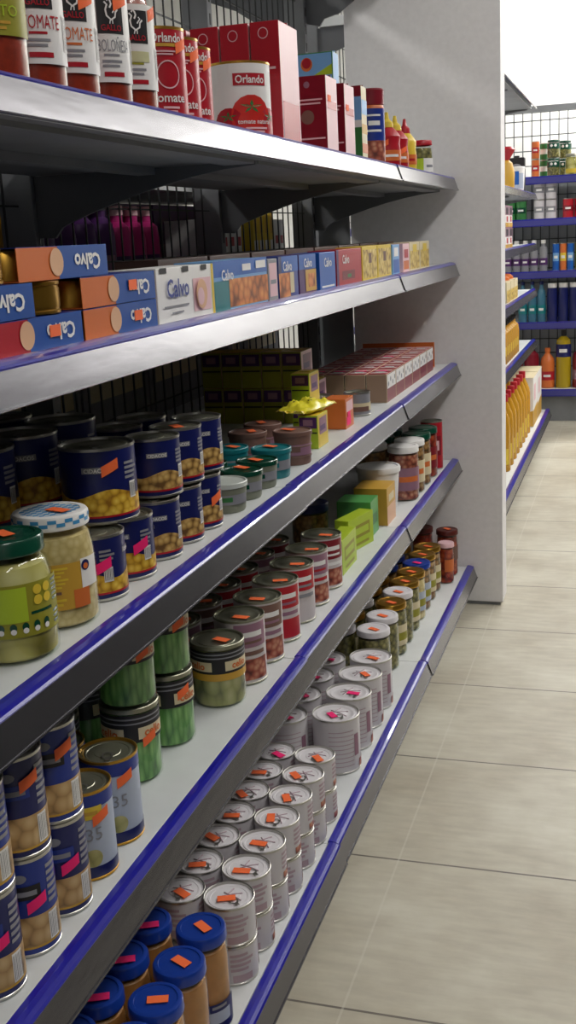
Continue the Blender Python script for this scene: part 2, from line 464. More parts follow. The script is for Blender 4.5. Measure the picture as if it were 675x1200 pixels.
@kind('sky_box','picture_carton','carton')
def _(root):
    def ex(b,x,y,z):
        yq=-y/2-.0005
        b.poly([(-x/2+.002,yq,.1),(x/2-.002,yq,.1),(x/2-.002,yq,z-.002),(-x/2+.002,yq,z-.002)],M['skyblue'])
        b.circle((.004,yq-.0004,z-.02),(1,0,0),(0,0,1),.012,M['orangep']); b.circle((.004,yq-.0008,z-.018),(1,0,0),(0,0,1),.009,M['red'])
        b.poly([(.018,yq-.0004,z-.04),(x/2-.002,yq-.0004,z-.04),(x/2-.002,yq-.0004,z-.022)],M['lime'])
    carton(root,.115,.05,.2,'green','skyblue',ex,top='skyblue')
@kind('blue_green_box','striped_sauce_carton','carton')
def _(root):
    def ex(b,x,y,z):
        yq=-y/2-.0005; xq=x/2+.0005
        for a,c,mt in ((z-.022,z,'darkred'),(z-.07,z-.022,'skyblue'),(z-.085,z-.07,'white'),(0.002,z-.085,'green')):
            b.poly([(-x/2,yq,a),(x/2,yq,a),(x/2,yq,c),(-x/2,yq,c)],M[mt])
        for a,c,mt in ((.1,.13,'skyblue'),(.06,.08,'ochre'),(.02,.04,'orangep')):
            b.poly([(xq,-y/2,a),(xq,y/2,a),(xq,y/2,c),(xq,-y/2,c)],M[mt])
    carton(root,.05,.05,.158,'cream','cream',ex,top='darkred')
@kind('red_cap_jar','wide_sauce_bottle','bottle')
def _(root):
    r=.030
    b=MB(); b.lathe([(0,0),(r*.94,0),(r,.004),(r,.125),(r*.95,.13),(r*.9,.134)],M['orangep']); b.build('bottle_body',root)
    b=MB(); b.lathe([(r*.9,.132),(r*.98,.134),(r*1.02,.165),(r*.9,.169),(0,.169)],M['darkred'])
    b.build('cap',root)
    b=MB(); b.patch(r+.0005,-100,100,.055,.125,M['midnavy']); b.patch(r+.0005,-100,100,.01,.055,F['redmix'])
    b.patch(r+.0009,-30,30,.108,.112,M['white']); b.patch(r+.0009,-26,26,.088,.098,M['white']); b.patch(r+.0009,-34,34,.074,.079,M['white']); b.build('paper_label',root)
def squeeze(root,body,cap,r,h,lab,labc):
    b=MB(); b.lathe([(0,0),(r*.92,0),(r,.005),(r,.045),(r*.94,.06),(r,.078),(r*.9,h-.028),(r*.6,h-.016),(r*.45,h-.012)],M[body]); b.build('bottle_body',root)
    b=MB(); b.lathe([(r*.45,h-.013),(r*.5,h-.012),(r*.45,h),(r*.2,h+.008),(r*.12,h+.024),(0,h+.025)],M[cap]); b.build('nozzle_cap',root)
    b=MB(); b.patch(r+.0008,-75,75,.02,.045,M[lab]); b.patch(r+.0012,-35,35,.029,.035,M[labc]); b.build('paper_label',root)
@kind('ketchup','sauce_squeeze_bottle','bottle')
def _(root): squeeze(root,'red','yellow',.033,.112,'orangep','white')
@kind('mustard','sauce_squeeze_bottle','bottle')
def _(root): squeeze(root,'yellow','red',.03,.112,'orangep','red')
@kind('relish','small_relish_jar','jar')
def _(root):
    def lab(b,r,h): b.patch(r,-20,75,.012,.05,M['white']); b.patch(r,-80,-20,.012,.05,M['lime']); b.patch(r+.0005,-5,40,.025,.032,M['greyp'])
    jar_parts(root,.031,.1,F['olives'],lab,M['red'],neck=.86,shoulder=.016)

# ---- tuna shelf: packs, local x towards the aisle, local y along the shelf
def tuna_pack(root,c1,c2,sleeve_from=.055,L=.196,h=.034,w=.068):
    for k in range(3):
        b=MB(); r=.0325; cy=-L/2+.0327+k*.0653
        b.lathe([(0,.0008),(r-.002,.0008),(r,.002),(r,h-.004),(r-.001,h-.0025),(r-.002,h-.0035),(0,h-.0035)],M['gold'],c=(0,cy)); b.build('tuna_can',root)
    b=MB(); y0=-L/2+sleeve_from; y1=L/2; x=w/2; t=.0008; z0=.0004
    # card sleeve wrapped around the cans, open at the ends
    b.box(-x,x,y0,y1,z0,z0+t,M[c1]); b.box(-x,x,y0,y1,h-t,h,M['midnavy']); b.box(x-t,x,y0,y1,z0+t,h-t,M[c1]); b.box(-x,-x+t,y0,y1,z0+t,h-t,M[c1])
    q=x+.0004
    def rect(a,c,d,e,mt,o=0): b.poly([(q+o,a,d),(q+o,c,d),(q+o,c,e),(q+o,a,e)],mt)
    yb=y0+(y1-y0)*.42
    rect(yb,y1,z0,h,M[c2])
    b.circle((q+.0004,yb-.004,h*.52),(0,1,0),(0,0,1),h*.42,M['peach'])
    rect(y0+.012,y0+.034,h*.5,h*.56,M['redp'],.0005) if 'redp' in M else None
    vs,fs,wd=text_geo('Calvo',.026,.03); k=min(1,(y1-yb-.012)/wd)
    oc=(yb+.016+y1)/2
    b.add([(q+.0008,oc-x_*k,h*.5+.0085-y_*.9) for x_,y_ in vs],fs,M['white'])
    b.build('card_sleeve',root)
@kind('tuna_blue','tuna_can_pack','tin pack')
def _(root): tuna_pack(root,'orangep','calvodark',.0)
@kind('tuna_red','tuna_can_pack','tin pack')
def _(root): tuna_pack(root,'red','calvodark',.0)
M['calvodark']=mat('tuna_blue_print',(30,80,160),.35)
@kind('gold_tin','loose_gold_tin','tin')
def _(root): can_parts(root,.0365,.0335,lambda b,r,h: b.lathe([(r-.0004,.007),(r-.0004,h-.007)],M['gold']),lid='gold',body='gold',pull=False)
def print_box(root,x,y,z,base,parts,b_=.0008,title=None,name='box_body'):
    """carton with printed rectangles on its aisle face: (y0,y1,z0,z1,mat) as fractions"""
    b=MB(); b.box(-x/2,x/2,-y/2,y/2,0,z,M[base] if isinstance(base,str) else base,b_)
    q=x/2+.0004
    for i,(a,c,d,e,mt) in enumerate(parts):
        o=.00025*i
        b.poly([(q+o,-y/2+a*y,d*z),(q+o,-y/2+c*y,d*z),(q+o,-y/2+c*y,e*z),(q+o,-y/2+a*y,e*z)],M[mt] if mt in M else F[mt])
    if title:
        for t,s,py,pz,mt in title: b.ptext(t,s*z,(q+.00025*len(parts)+.0003,-y/2+py*y,pz*z),(0,1,0),(0,0,1),M[mt],.02,maxw=y*.62)
    b.build(name,root)
@kind('tuna_white','white_tuna_pack','tin pack')
def _(root):
    print_box(root,.068,.2,.07,'white',[(.955,1,0,1,'yellow'),(.60,.93,.12,.75,'pinkp'),(.05,.16,.9,1,'black'),(.42,.53,.9,1,'black'),(.76,.86,.9,1,'black'),(.08,.5,.28,.31,'greyp'),(.2,.4,.16,.19,'greyp')],title=[('Calvo',.46,.32,.45,'midnavy')],name='card_box')
    b=MB(); b.circle((.0352+.0022,.045,.031),(0,1,0),(0,0,1),.02,M['peach']); b.circle((.0352+.0026,.04,.028),(0,1,0),(0,0,1),.012,M['pinkp']); b.build('round_picture',root)
@kind('nugget','long_fish_carton','box')
def _(root): print_box(root,.06,.245,.072,'skyblue',[(0,1,.68,1,'calvo'),(.0,.25,.0,.6,'teal'),(.25,1,.05,.62,'nugget'),(.50,.66,.76,.90,'white'),(.76,.96,.78,.94,'white')],title=[('Calvo',.30,.22,.60,'white')])
@kind('grey_slim','slim_grey_carton','box')
def _(root): print_box(root,.06,.05,.068,'greyp',[(.1,.9,.1,.9,'pinkp'),(.2,.8,.4,.5,'greyp')])
@kind('calvo_mid','blue_topped_fish_carton','box')
def _(root): print_box(root,.06,.115,.070,'midnavy',[(0,1,.62,1,'calvo'),(0,.15,.62,1,'navy'),(0,.55,.02,.6,'nugget'),(.55,.75,.1,.6,'cream')],title=[('Calvo',.32,.42,.64,'white')])
@kind('calvo_dark','blue_topped_fish_carton','box')
def _(root): print_box(root,.06,.11,.070,'purple',[(0,1,.62,1,'calvo'),(.35,1,.05,.6,'ochre'),(.5,.9,.15,.5,'nugget')],title=[('Calvo',.32,.5,.66,'white')])
@kind('blue_box','bright_blue_carton','box')
def _(root): print_box(root,.06,.118,.070,'calvo',[(.1,.9,.05,.1,'white')],title=[('Calvo',.34,.5,.6,'white')])
@kind('red_box','red_fish_carton','box')
def _(root): print_box(root,.06,.215,.072,'red',[(0,.08,0,1,'purple'),(.2,.7,.15,.4,'darkred'),(.4,.55,.2,.3,'green')],title=[('Calvo',.34,.34,.6,'white')])
@kind('yel_box','yellow_pattern_carton','box')
def _(root): print_box(root,.06,.15,.074,'yellow',[(.05,.95,.06,.9,'yelmix'),(.4,.6,.5,.8,'brown')])
@kind('blue_thin','narrow_blue_carton','box')
def _(root): print_box(root,.06,.085,.072,'skyblue',[(.1,.9,.05,.5,'calvo'),(.2,.8,.6,.9,'white')])
@kind('pink_thin','narrow_pink_carton','box')
def _(root): print_box(root,.06,.085,.072,'pinkp',[(.1,.9,.1,.4,'orangep'),(.2,.8,.5,.8,'red')])
@kind('cream_box','pale_yellow_carton','box')
def _(root): print_box(root,.06,.145,.074,'cream',[(.05,.95,.06,.7,'yelmix'),(.3,.7,.65,.92,'yellow')])
@kind('brown_box','brown_tray_carton','box')
def _(root): print_box(root,.07,.2,.078,'brown',[(.05,.95,.2,.5,'orangep')])

# ---- shelf of chickpea cans and jars
@kind('pepper_jar','pepper_jar','jar')
def _(root):
    def lab(b,r,h):
        b.patch(r,-100,78,.030,.085,M['olive']); b.patch(r+.0004,-60,14,.046,.082,M['lime'])
        for i in range(2):
            for j in range(2): b.disc(r+.0008,29+i*15,.066+j*.011,.0052,M['yellow'])
        b.patch(r+.0004,18,52,.052,.055,M['dkgreen'])
        for k in range(6): b.disc(r+.0008,-36+k*15,.041,.0045,M['dkgreen'],.8); b.disc(r+.001,-36+k*15,.037,.003,M['white'])
        lines(b,r+.0004,64,18,.058,.083,5,M['dkgreen']); lines(b,r+.0004,64,18,.034,.05,3,M['dkgreen'])
    jar_parts(root,.046,.128,F['peppers'],lab,M['dkgreen'],lidh=.017,neck=.8,shoulder=.024,cname='pickled_peppers')
@kind('bean_jar','white_bean_jar','jar')
def _(root):
    def lab(b,r,h):
        b.patch(r,-36,40,.024,.076,M['ochre']); b.patch(r+.0003,14,40,.024,.045,M['orangep']); b.patch(r+.0003,28,62,.045,.078,M['white'])
        b.disc(r+.0007,36,.07,.006,M['navy']); b.disc(r+.001,36,.069,.0035,M['orangep'])
        lines(b,r+.0004,-12,40,.048,.073,6,M['yellow']); lines(b,r+.0006,-12,36,.041,.0465,1,M['brown']); lines(b,r+.0004,-12,40,.028,.038,2,M['yellow'])
    def lidp(b,rl,h):
        # blue checks around and over the white lid
        for k in range(28):
            if k%2: 
                b.patch(rl+.0005,k*360/28,(k+1)*360/28,h-.0075,h-.0035,M['checkblue'],2)
            else: b.patch(rl+.0005,k*360/28,(k+1)*360/28,h-.0115,h-.0075,M['checkblue'],2)
        q=.006
        for i in range(-6,7):
            for j in range(-6,7):
                if (i+j)%2==0 and math.hypot(i,j)*q<rl-.009: b.poly([(i*q-q/2,j*q-q/2,h-.0008),(i*q+q/2,j*q-q/2,h-.0008),(i*q+q/2,j*q+q/2,h-.0008),(i*q-q/2,j*q+q/2,h-.0008)],M['checkblue'])
    jar_parts(root,.0455,.128,F['beige'],lab,M['white'],lidh=.016,neck=.86,shoulder=.02,lidfn=lidp,cname='white_beans')
M['checkblue']=mat('check_blue',(70,150,206),.35)
def chick_label(pic,word):
    def f(b,r,h):
        sleeve(b,r,.004,h-.004,M['navy'])
        n=30; vs=[];fs=[]
        for j in range(n+1):
            a=2*PI*j/n; zt=h*.40+h*.06*math.sin(3*a+.6)
            vs += [((r-.0002)*math.cos(a),(r-.0002)*math.sin(a),.010),((r-.0002)*math.cos(a),(r-.0002)*math.sin(a),zt)]
            if j==n: break
            fs.append((2*j,2*j+2,2*j+3,2*j+1))
        b.add(vs,fs,F[pic],True)
        b.lathe([(r,.009),(r,.0115)],M['red'])
        for az in (0,120,240):
            b.patch(r,az-22,az+22,h*.68,h*.76,M['greyp']); b.ctext(word,h*.075,r+.0006,az,h*.69,M['white'],.02,maxw=r*.72)
        lines(b,r,60,30,h*.55,h*.8,4,M['greyp']); barcode(b,r+.0003,60,h*.3,h*.52)
    return f
@kind('chickpea_can','chickpea_can','can')
def _(root): can_parts(root,.0372,.08,chick_label('chick','CIDACOS'),lid='tindark')
@kind('corn_can','sweetcorn_can','can')
def _(root): can_parts(root,.0372,.08,chick_label('corn','CIDACOS'),lid='tindark')
@kind('big_chickpea_can','large_chickpea_can','can')
def _(root): can_parts(root,.047,.094,chick_label('corn','CIDACOS'),lid='tindark')
M['potgrey']=mat('grey_green_pot',(126,130,112),.45)
def pot(root,body,lid,r=.036,h=.05,ring=False):
    b=MB()
    if ring: b.lathe([(0,0),(r*.86,0),(r*.9,.003),(r*.9,h*.18),(r*.95,h*.25),(r*.9,h*.33),(r*.93,h*.5),(r*.97,h*.56),(r*.92,h*.62),(r*.95,h*.8),(r*.96,h-.008)],M[body])
    else: b.lathe([(0,0),(r*.84,0),(r*.88,.003),(r*.95,h-.009),(r*.95,h-.008)],M[body])
    b.build('pot_body',root)
    b=MB(); b.lathe([(r*.94,h-.0085),(r,h-.008),(r,h-.001),(r-.001,h),(r-.003,h),(r-.004,h-.002),(0,h-.002)],M[lid]); b.build('lid',root)
    b=MB(); rr=r*.93+.0008; b.patch(rr,-60,60,h*.3,h*.62,M['greyp' if not ring else 'mauve']); b.patch(rr+.0004,-30,10,h*.4,h*.55,M[lid if lid!='clear' else 'green']); b.build('paper_label',root)
@kind('pot_clear','small_spread_pot','pot')
def _(root): pot(root,'potgrey','clear',.036,.047)
@kind('pot_green','small_spread_pot','pot')
def _(root): pot(root,'potgrey','dkgreen',.036,.047)
@kind('pot_teal','small_spread_pot','pot')
def _(root): pot(root,'teal','teal',.036,.052)
@kind('pot_brown','ribbed_brown_pot','pot')
def _(root): pot(root,'brown','brown',.037,.062,True)
def spread_box(root,x,y,z,front,side,top):
    b=MB(); b.box(-x/2,x/2,-y/2,y/2,0,z,M[front],.0008,mats={'x+':M[side],'z+':M[top]})
    yq=-y/2-.0005
    def fr(a,c,d,e,mt,o=0): b.poly([(-x/2+a*x,yq-o,d*z),(-x/2+c*x,yq-o,d*z),(-x/2+c*x,yq-o,e*z),(-x/2+a*x,yq-o,e*z)],M[mt])
    fr(.05,.95,.62,.95,'purple'); fr(.25,.75,.7,.88,'mauve',.0004); fr(.05,.95,.46,.5,'black')
    xq=x/2+.0005
    def sd(a,c,d,e,mt,o=0): b.poly([(xq+o,-y/2+a*y,d*z),(xq+o,-y/2+c*y,d*z),(xq+o,-y/2+c*y,e*z),(xq+o,-y/2+a*y,e*z)],M[mt])
    sd(.15,.85,.4,.9,'mauve'); sd(.2,.7,.5,.66,'purple',.0004); sd(.1,.9,.1,.3,'yellow')
    b.build('box_body',root)
    b=MB(); b.box(-x*.3,x*.3,-.004,.004,z,z+.001,M['yellow']); b.build('top_flap',root)
@kind('spread_box','spread_box','box')
def _(root): spread_box(root,.046,.09,.08,'olive','pinkp','ochre')
@kind('yellow_box','small_yellow_box','box')
def _(root): spread_box(root,.04,.075,.066,'lime','yellow','yellow')
@kind('yellow_bag','yellow_snack_bag','bag')
def _(root):
    # pillow bag lying flat, lumpy and creased
    n,m_=22,16; vs=[];fs=[]
    for sgn in (1,-1):
        for i in range(n+1):
            for j in range(m_+1):
                u=i/n*2-1; v=j/m_*2-1; th=(1-abs(u)**5)*(1-abs(v)**5)
                bump=(.0035*math.sin(7*u+4*v)+.003*math.sin(11*v-6*u+1)+.002*math.sin(19*u+13*v))*th
                z=.010+(.011*th+bump if sgn>0 else -.0095*th)
                vs.append((v*(.036-.004*u*u)+.002*math.sin(9*u),u*.062+.002*math.sin(8*v),z))
    k=(n+1)*(m_+1)
    for i in range(n):
        for j in range(m_):
            a=i*(m_+1)+j; q=(a,a+1,a+m_+2,a+m_+1); fs.append(q[::-1]); fs.append(tuple(k+x for x in q))
    b=MB(); b.add(vs,fs,mat('bright_yellow_film',(244,232,60),.3),True); b.build('bag_body',root)
    for s in (-1,1):
        b=MB(); w=10; vv=[]; ff=[]
        for j in range(w+1):
            x=-.032+.064*j/w; zz=.010+(.0012 if j%2 else -.0012)
            vv+=[(x,s*.060,zz),(x,s*.071,zz+.003*math.sin(j))]
        for j in range(w): ff.append((2*j,2*j+2,2*j+3,2*j+1))
        b.add(vv,ff,M['yellow']); b.build('crimped_seam',root)
    b=MB()
    for (x,y) in ((-.012,-.025),(.008,.0),(-.008,.03)): b.lathe([(.005,.0225),(.004,.0245),(0,.0245)],M['olive'],10,c=(x,y))
    b.build('printed_patch',root)
@kind('peach_box','small_orange_box','box')
def _(root): print_box(root,.05,.07,.065,'orangep',[(.1,.9,.55,.9,'pinkp'),(.1,.6,.1,.4,'pink')])
@kind('spread_can','small_meat_can','can')
def _(root):
    def lab(b,r,h): sleeve(b,r,.004,h-.004,M['greyp']); b.patch(r+.0002,-90,90,.012,h*.55,M['cream']); b.patch(r+.0004,-40,40,h*.2,h*.4,M['brown'])
    can_parts(root,.031,.055,lab,lid='tindark')
M['paterose']=mat('rose_print',(196,84,96),.4)
@kind('pate_box','pate_multipack','box')
def _(root):
    x,y,z=.052,.108,.07
    b=MB(); b.box(-x/2,x/2,-y/2,y/2,0,z,M['cream'],.0008,mats={'x+':M['darkred'],'y-':mat('tan_card',(168,138,116),.5),'z+':M['paterose']})
    xq=x/2+.0005
    b.poly([(xq,-y/2+.003,z*.48),(xq,y/2-.003,z*.48),(xq,y/2-.003,z*.97),(xq,-y/2+.003,z*.97)],M['white'])
    for k in range(4): b.circle((xq+.0004,-y/2+.018+k*.025,z*(.78 if k%2 else .64)),(0,1,0),(0,0,1),.006,M['greyp'])
    zq=z+.0005
    for k in range(4):
        ya=-y/2+.004+k*.0255
        b.poly([(-x/2+.004,ya,zq),(x/2-.004,ya,zq),(x/2-.004,ya+.011,zq),(-x/2+.004,ya+.011,zq)],M['white' if k%2 else 'darkred'])
    b.build('box_body',root)
    b=MB(); b.box(-.012,.012,-.012,-.002,z+.0006,z+.0012,M['white']); b.build('paper_seal',root)

# ---- shelf of vegetables
def mush_label(c1,c2,txt,big='MUSH'):
    def f(b,r,h):
        sleeve(b,r,.004,h-.004,M[c1])
        b.lathe([(r-.0002,.012),(r-.0002,h*.42)],F['mush']); b.lathe([(r,.010),(r,.0125)],M['ochre'])
        for az in (0,140,250):
            b.patch(r,az-30,az+30,h*.60,h*.74,M[c2]); b.patch(r+.0004,az-24,az+22,h*.64,h*.69,M['greyp'])
            b.disc(r,az-8,h*.82,h*.045,M['greyp'],1.6)
        lines(b,r,62,34,h*.48,h*.9,6,M['greyp']); barcode(b,r+.0003,52,h*.12,h*.4,.014)
    return f
@kind('mushroom_can','mushroom_can','can')
def _(root): can_parts(root,.033,.112,mush_label('navy','midnavy','SETAS'),lid='tin')
@kind('mushroom_can_b','mushroom_can','can')
def _(root): can_parts(root,.033,.112,mush_label('midnavy','black','Champiñon'),lid='tin')
def pale_label(yel):
    def f(b,r,h):
        sleeve(b,r,.004,h-.004,M['bluegrey']); b.lathe([(r-.0001,h*.82),(r-.0001,h-.004)],M['midnavy']); b.lathe([(r-.0001,.004),(r-.0001,h*.16)],M['navy'])
        b.disc(r+.0003,12,h*.26,h*.1,F['aspar'],1.); b.disc(r+.0003,-14,h*.24,h*.06,M['olive'],1.)
        b.ctext('235',h*.20,r+.0006,8,h*.46,M['greyp'],.0)
        if yel: b.patch(r+.0003,-18,38,h*.70,h*.84,M['yellow']); b.patch(r+.0006,-8,28,h*.75,h*.79,M['ochre'])
    return f
M['bluegrey']=mat('pale_blue_print',(176,186,204),.4)
@kind('yellow_tag_can','pale_vegetable_can','can')
def _(root): can_parts(root,.034,.112,pale_label(True),lid='tindark',gold_rim=True)
@kind('pale_can','pale_vegetable_can','can')
def _(root): can_parts(root,.037,.113,pale_label(False),lid='tindark',gold_rim=True)
def celio_jar(root,r,h,contents,band2,cname):
    b=MB(); b.lathe([(0,.003),(r*.9,.003),(r*.955,.008),(r*.955,h*.97-.006),(0,h*.97-.006)],contents); b.build(cname,root)
    b=MB(); b.lathe([(0,.001),(r*.9,0),(r*.99,.004),(r,.009),(r*.985,h*.12),(r,h*.2),(r,h-.008),(r*.98,h-.005)],M['glass']); b.build('glass_jar',root)
    b=MB(); b.lathe([(r*.98,h-.008),(r+.001,h-.007),(r+.001,h-.001),(r,h),(r-.002,h-.0005),(r-.003,h-.004),(r*.7,h-.004),(r*.68,h-.003),(0,h-.003)],M['tindark']); b.build('lid',root)
    b=MB(); rr=r+.0006
    b.lathe([(rr,h*.56),(rr,h-.009)],M['black'])
    if band2: b.lathe([(rr,h*.45),(rr,h*.56)],M[band2])
    for az in (-48,48,180):
        b.patch(rr+.0003,az-34,az+34,h*.60,h*.75,M['cream']); b.ctext('celio',h*.15,rr+.0009,az,h*.625,M['orangep'],.03,maxw=r*1.0)
    for z in (.80,.86): b.lathe([(rr+.0003,h*z),(rr+.0003,h*(z+.02))],M['greyp'])
    b.build('paper_label',root)
@kind('asparagus_jar','asparagus_jar','jar')
def _(root): celio_jar(root,.043,.104,F['aspar'],'ochre','asparagus_spears')
@kind('bean_strip_jar','green_bean_jar','jar')
def _(root): celio_jar(root,.040,.112,F['bean'],None,'green_beans')
def stew_label(c1,c2,pic):
    def f(b,r,h):
        sleeve(b,r,.004,h-.004,M['stewwhite'])
        for az in (0,150):
            b.patch(r+.0002,az-38,az+44,h*.58,h*.94,M[c1]); b.patch(r+.0002,az-38,az+44,h*.08,h*.40,F[pic] if pic in F else M[pic])
            b.patch(r+.0005,az-26,az+30,h*.74,h*.82,M['white']); b.patch(r+.0005,az-20,az+30,h*.64,h*.68,M[c2]); b.patch(r+.0004,az-30,az+36,h*.46,h*.52,M[c2])
    return f
M['stewwhite']=mat('off_white_print',(208,200,200),.4)
for key,c1,c2,pic in (('stew_a','mauve','brown','redmix'),('stew_b','brown','mauve','redmix'),('stew_c','red','mauve','red'),('stew_d','red','greyp','stewwhite'),('stew_e','mauve','red','redmix'),('stew_f','darkred','white','redmix')):
    def mk(key=key,c1=c1,c2=c2,pic=pic):
        def fn(root): can_parts(root,.043,.113,stew_label(c1,c2,pic),lid='tindark',body='tindark')
        KINDS[key]=('stew_can','can',fn)
    mk()
@kind('lime_box','lime_green_box','box')
def _(root): print_box(root,.036,.125,.078,'lime',[(.15,.85,.35,.75,'olive'),(.2,.8,.45,.65,'lime'),(.2,.8,.12,.2,'olive')])
@kind('green_box','mid_green_box','box')
def _(root): print_box(root,.085,.08,.088,mat('leaf_green_print',(84,160,84),.4),[(.2,.8,.3,.6,'green')])
@kind('amber_box','amber_box','box')
def _(root): print_box(root,.085,.10,.095,'ochre',[(.0,1,.0,.5,'peach'),(.2,.8,.6,.8,'cream')])
@kind('white_tub','white_plastic_tub','tub')
def _(root):
    r,h=.058,.118
    b=MB(); b.lathe([(0,0),(r*.8,0),(r*.84,.004),(r*.95,h-.02),(r*.95,h-.014)],M['white']); b.build('tub_body',root)
    b=MB(); b.lathe([(r*.94,h-.015),(r*1.02,h-.014),(r*1.03,h-.004),(r,h),(r*.9,h),(r*.88,h-.003),(0,h-.003)],M['white']); b.build('lid',root)
    b=MB(); b.disc(r*.92+.001,-22,h*.5,.014,M['greyp'],1.); b.disc(r*.92+.0016,-22,h*.5,.009,M['white'],1.); b.build('round_emblem',root)
@kind('dark_lid_jar','dark_lidded_jar','jar')
def _(root): jar_parts(root,.045,.1,F['brownjar'],None,M['navy'],lidh=.02,neck=.95,shoulder=.01)
def tall_jar(lid,contents,cl):
    def fn(root):
        def lab(b,r,h): b.patch(r,-70,70,h*.2,h*.62,M[cl]); b.patch(r+.0004,-40,40,h*.36,h*.46,M['orangep'])
        jar_parts(root,.042,.15,F[contents],lab,M[lid],lidh=.017,neck=.95,shoulder=.012)
    return fn
for key,lid,c,cl in (('dj_a','white','redmix','mauve'),('dj_b','white','brownjar','cream'),('dj_c','dkgreen','brownjar','cream'),('dj_d','dkgreen','redjar','darkred')):
    KINDS[key]=('tall_preserve_jar','jar',tall_jar(lid,c,cl))
@kind('tall_red_can','tall_red_can','can')
def _(root):
    def lab(b,r,h): sleeve(b,r,.004,h-.004,M['red']); b.patch(r+.0003,-30,30,h*.3,h*.7,M['darkred']); b.patch(r+.0006,-16,16,h*.4,h*.6,M['pinkp'])
    can_parts(root,.034,.15,lab,lid='tindark')

# ---- bottom shelf
@kind('blue_lid_jar','blue_lidded_jar','jar')
def _(root):
    def lab(b,r,h): b.patch(r,-55,70,h*.06,h*.34,M['navy']); b.patch(r+.0004,-30,44,h*.14,h*.26,M['bluegrey']); lines(b,r+.0006,20,50,h*.28,h*.33,1,M['greyp'])
    jar_parts(root,.0355,.155,F['paste'],lab,M['lidblue'],lidh=.017,neck=.9,shoulder=.02,cname='brown_spread')
M['lidblue']=mat('royal_blue_lid',(22,58,150),.3,coat=.3)
def mauve_label(b,r,h):
    sleeve(b,r,.003,h-.003,M['silverlabel'])
    for az in (-10,80,200):
        lines(b,r,az,56,h*.35,h*.85,4,M['paleprint']); b.patch(r+.0001,az-24,az+24,h*.1,h*.28,F['redmix'] if az==80 else M['paleprint'])
M['silverlabel']=mat('silvery_label',(206,202,206),.4)
M['paleprint']=mat('faded_mauve_print',(180,156,166),.45)
M['lidwhite']=mat('pale_pull_lid',(222,218,222),.42,0.)
def pull_lid(root,r,h):
    for ch in root.children:
        if ch.name.startswith('lid'):
            b=MB()
            for k in range(3):
                a=.5+k*.9; b.tube([(r*.55*math.cos(a),r*.55*math.sin(a),h-.0026),(r*.2*math.cos(a+.5),r*.2*math.sin(a+.5),h-.0026),(-r*.35*math.cos(a-.4),-r*.35*math.sin(a-.4),h-.0026)],.0011,M['paleprint'],5)
            b.build('printed_script',ch)
@kind('short_can','short_pull_tab_can','can')
def _(root):
    can_parts(root,.0385,.064,mauve_label,lid='lidwhite',body='tin'); pull_lid(root,.0385,.064)
@kind('tall_can','tall_pull_tab_can','can')
def _(root):
    def lab(b,r,h):
        sleeve(b,r,.004,h-.004,M['silverlabel'])
        for az in (-10,90,200):
            for k in range(9): b.patch(r,az-34,az+30,h*(.14+.08*k),h*(.155+.08*k),M['paleprint'])
            b.patch(r+.0002,az+32,az+48,h*.3,h*.7,M['mauve'])
        b.patch(r+.0003,40,75,.006,h*.2,F['redmix'])
    can_parts(root,.0495,.118,lab,lid='lidwhite',body='tin'); pull_lid(root,.0495,.118)
for key,lid,c,cl in (('olive_white','lidwhite','olives',None),('olive_gold','gold','olives','cream'),('olive_blue','lidblue','brownjar','bluegrey'),('brown_gold','gold','brownjar','cream'),('beige_gold','gold','beige','bluegrey')):
    def mk(key=key,lid=lid,c=c,cl=cl):
        def fn(root):
            def lab(b,r,h): b.patch(r,-20,70,h*.2,h*.6,M[cl]); b.patch(r+.0004,0,50,h*.3,h*.45,M['olive'])
            jar_parts(root,.0405,.14,F[c],lab if cl else None,M[lid],lidh=.015,neck=.93,shoulder=.014)
        KINDS[key]=('pickle_jar','jar',fn)
    mk()
@kind('red_tall','slim_red_pepper_jar','jar')
def _(root):
    def lab(b,r,h): b.patch(r,-30,80,h*.35,h*.65,M['brown'])
    jar_parts(root,.033,.15,F['redjar'],lab,M['redlid'],lidh=.016,neck=.95,shoulder=.012)
M['redlid']=mat('rust_red_lid',(90,34,28),.35)
@kind('pink_small','slim_pink_lidded_jar','jar')
def _(root): jar_parts(root,.024,.13,F['redjar'],lambda b,r,h: b.patch(r,-40,60,h*.3,h*.6,M['orangep']),M['pinkp'],lidh=.014,neck=.95,shoulder=.012)

# ---- far shelves
def bottle(root,r,h,body,cap,lab,neck=.35,sh=.3,lz=.2,caph=.022):
    mb_=F.get(body) or M[body]
    b=MB(); b.lathe([(0,0),(r*.92,0),(r,.004),(r,h*(1-sh)-.02),(r*.9,h*(1-sh)+.01),(r*neck,h-.035),(r*neck,h-.02)],mb_,24); b.build('bottle_body',root)
    b=MB(); b.lathe([(r*neck,h-caph),(r*neck+.002,h-caph+.001),(r*neck+.002,h-.001),(r*neck,h),(0,h)],M[cap],20); b.build('cap',root)
    if lab: b=MB(); b.patch(r+.0008,-170,20,h*lz,h*(lz+.22),M[lab]); b.patch(r+.0012,-120,-60,h*(lz+.08),h*(lz+.14),M['white']); b.build('paper_label',root)
def plain_can(root,r,h,c,c2):
    can_parts(root,r,h,lambda b,rr,hh:(sleeve(b,rr,.003,hh-.003,M[c]),b.patch(rr,-150,-30,hh*.35,hh*.65,M[c2]),b.patch(rr+.0004,-120,-60,hh*.45,hh*.55,M['white'])),pull=False)
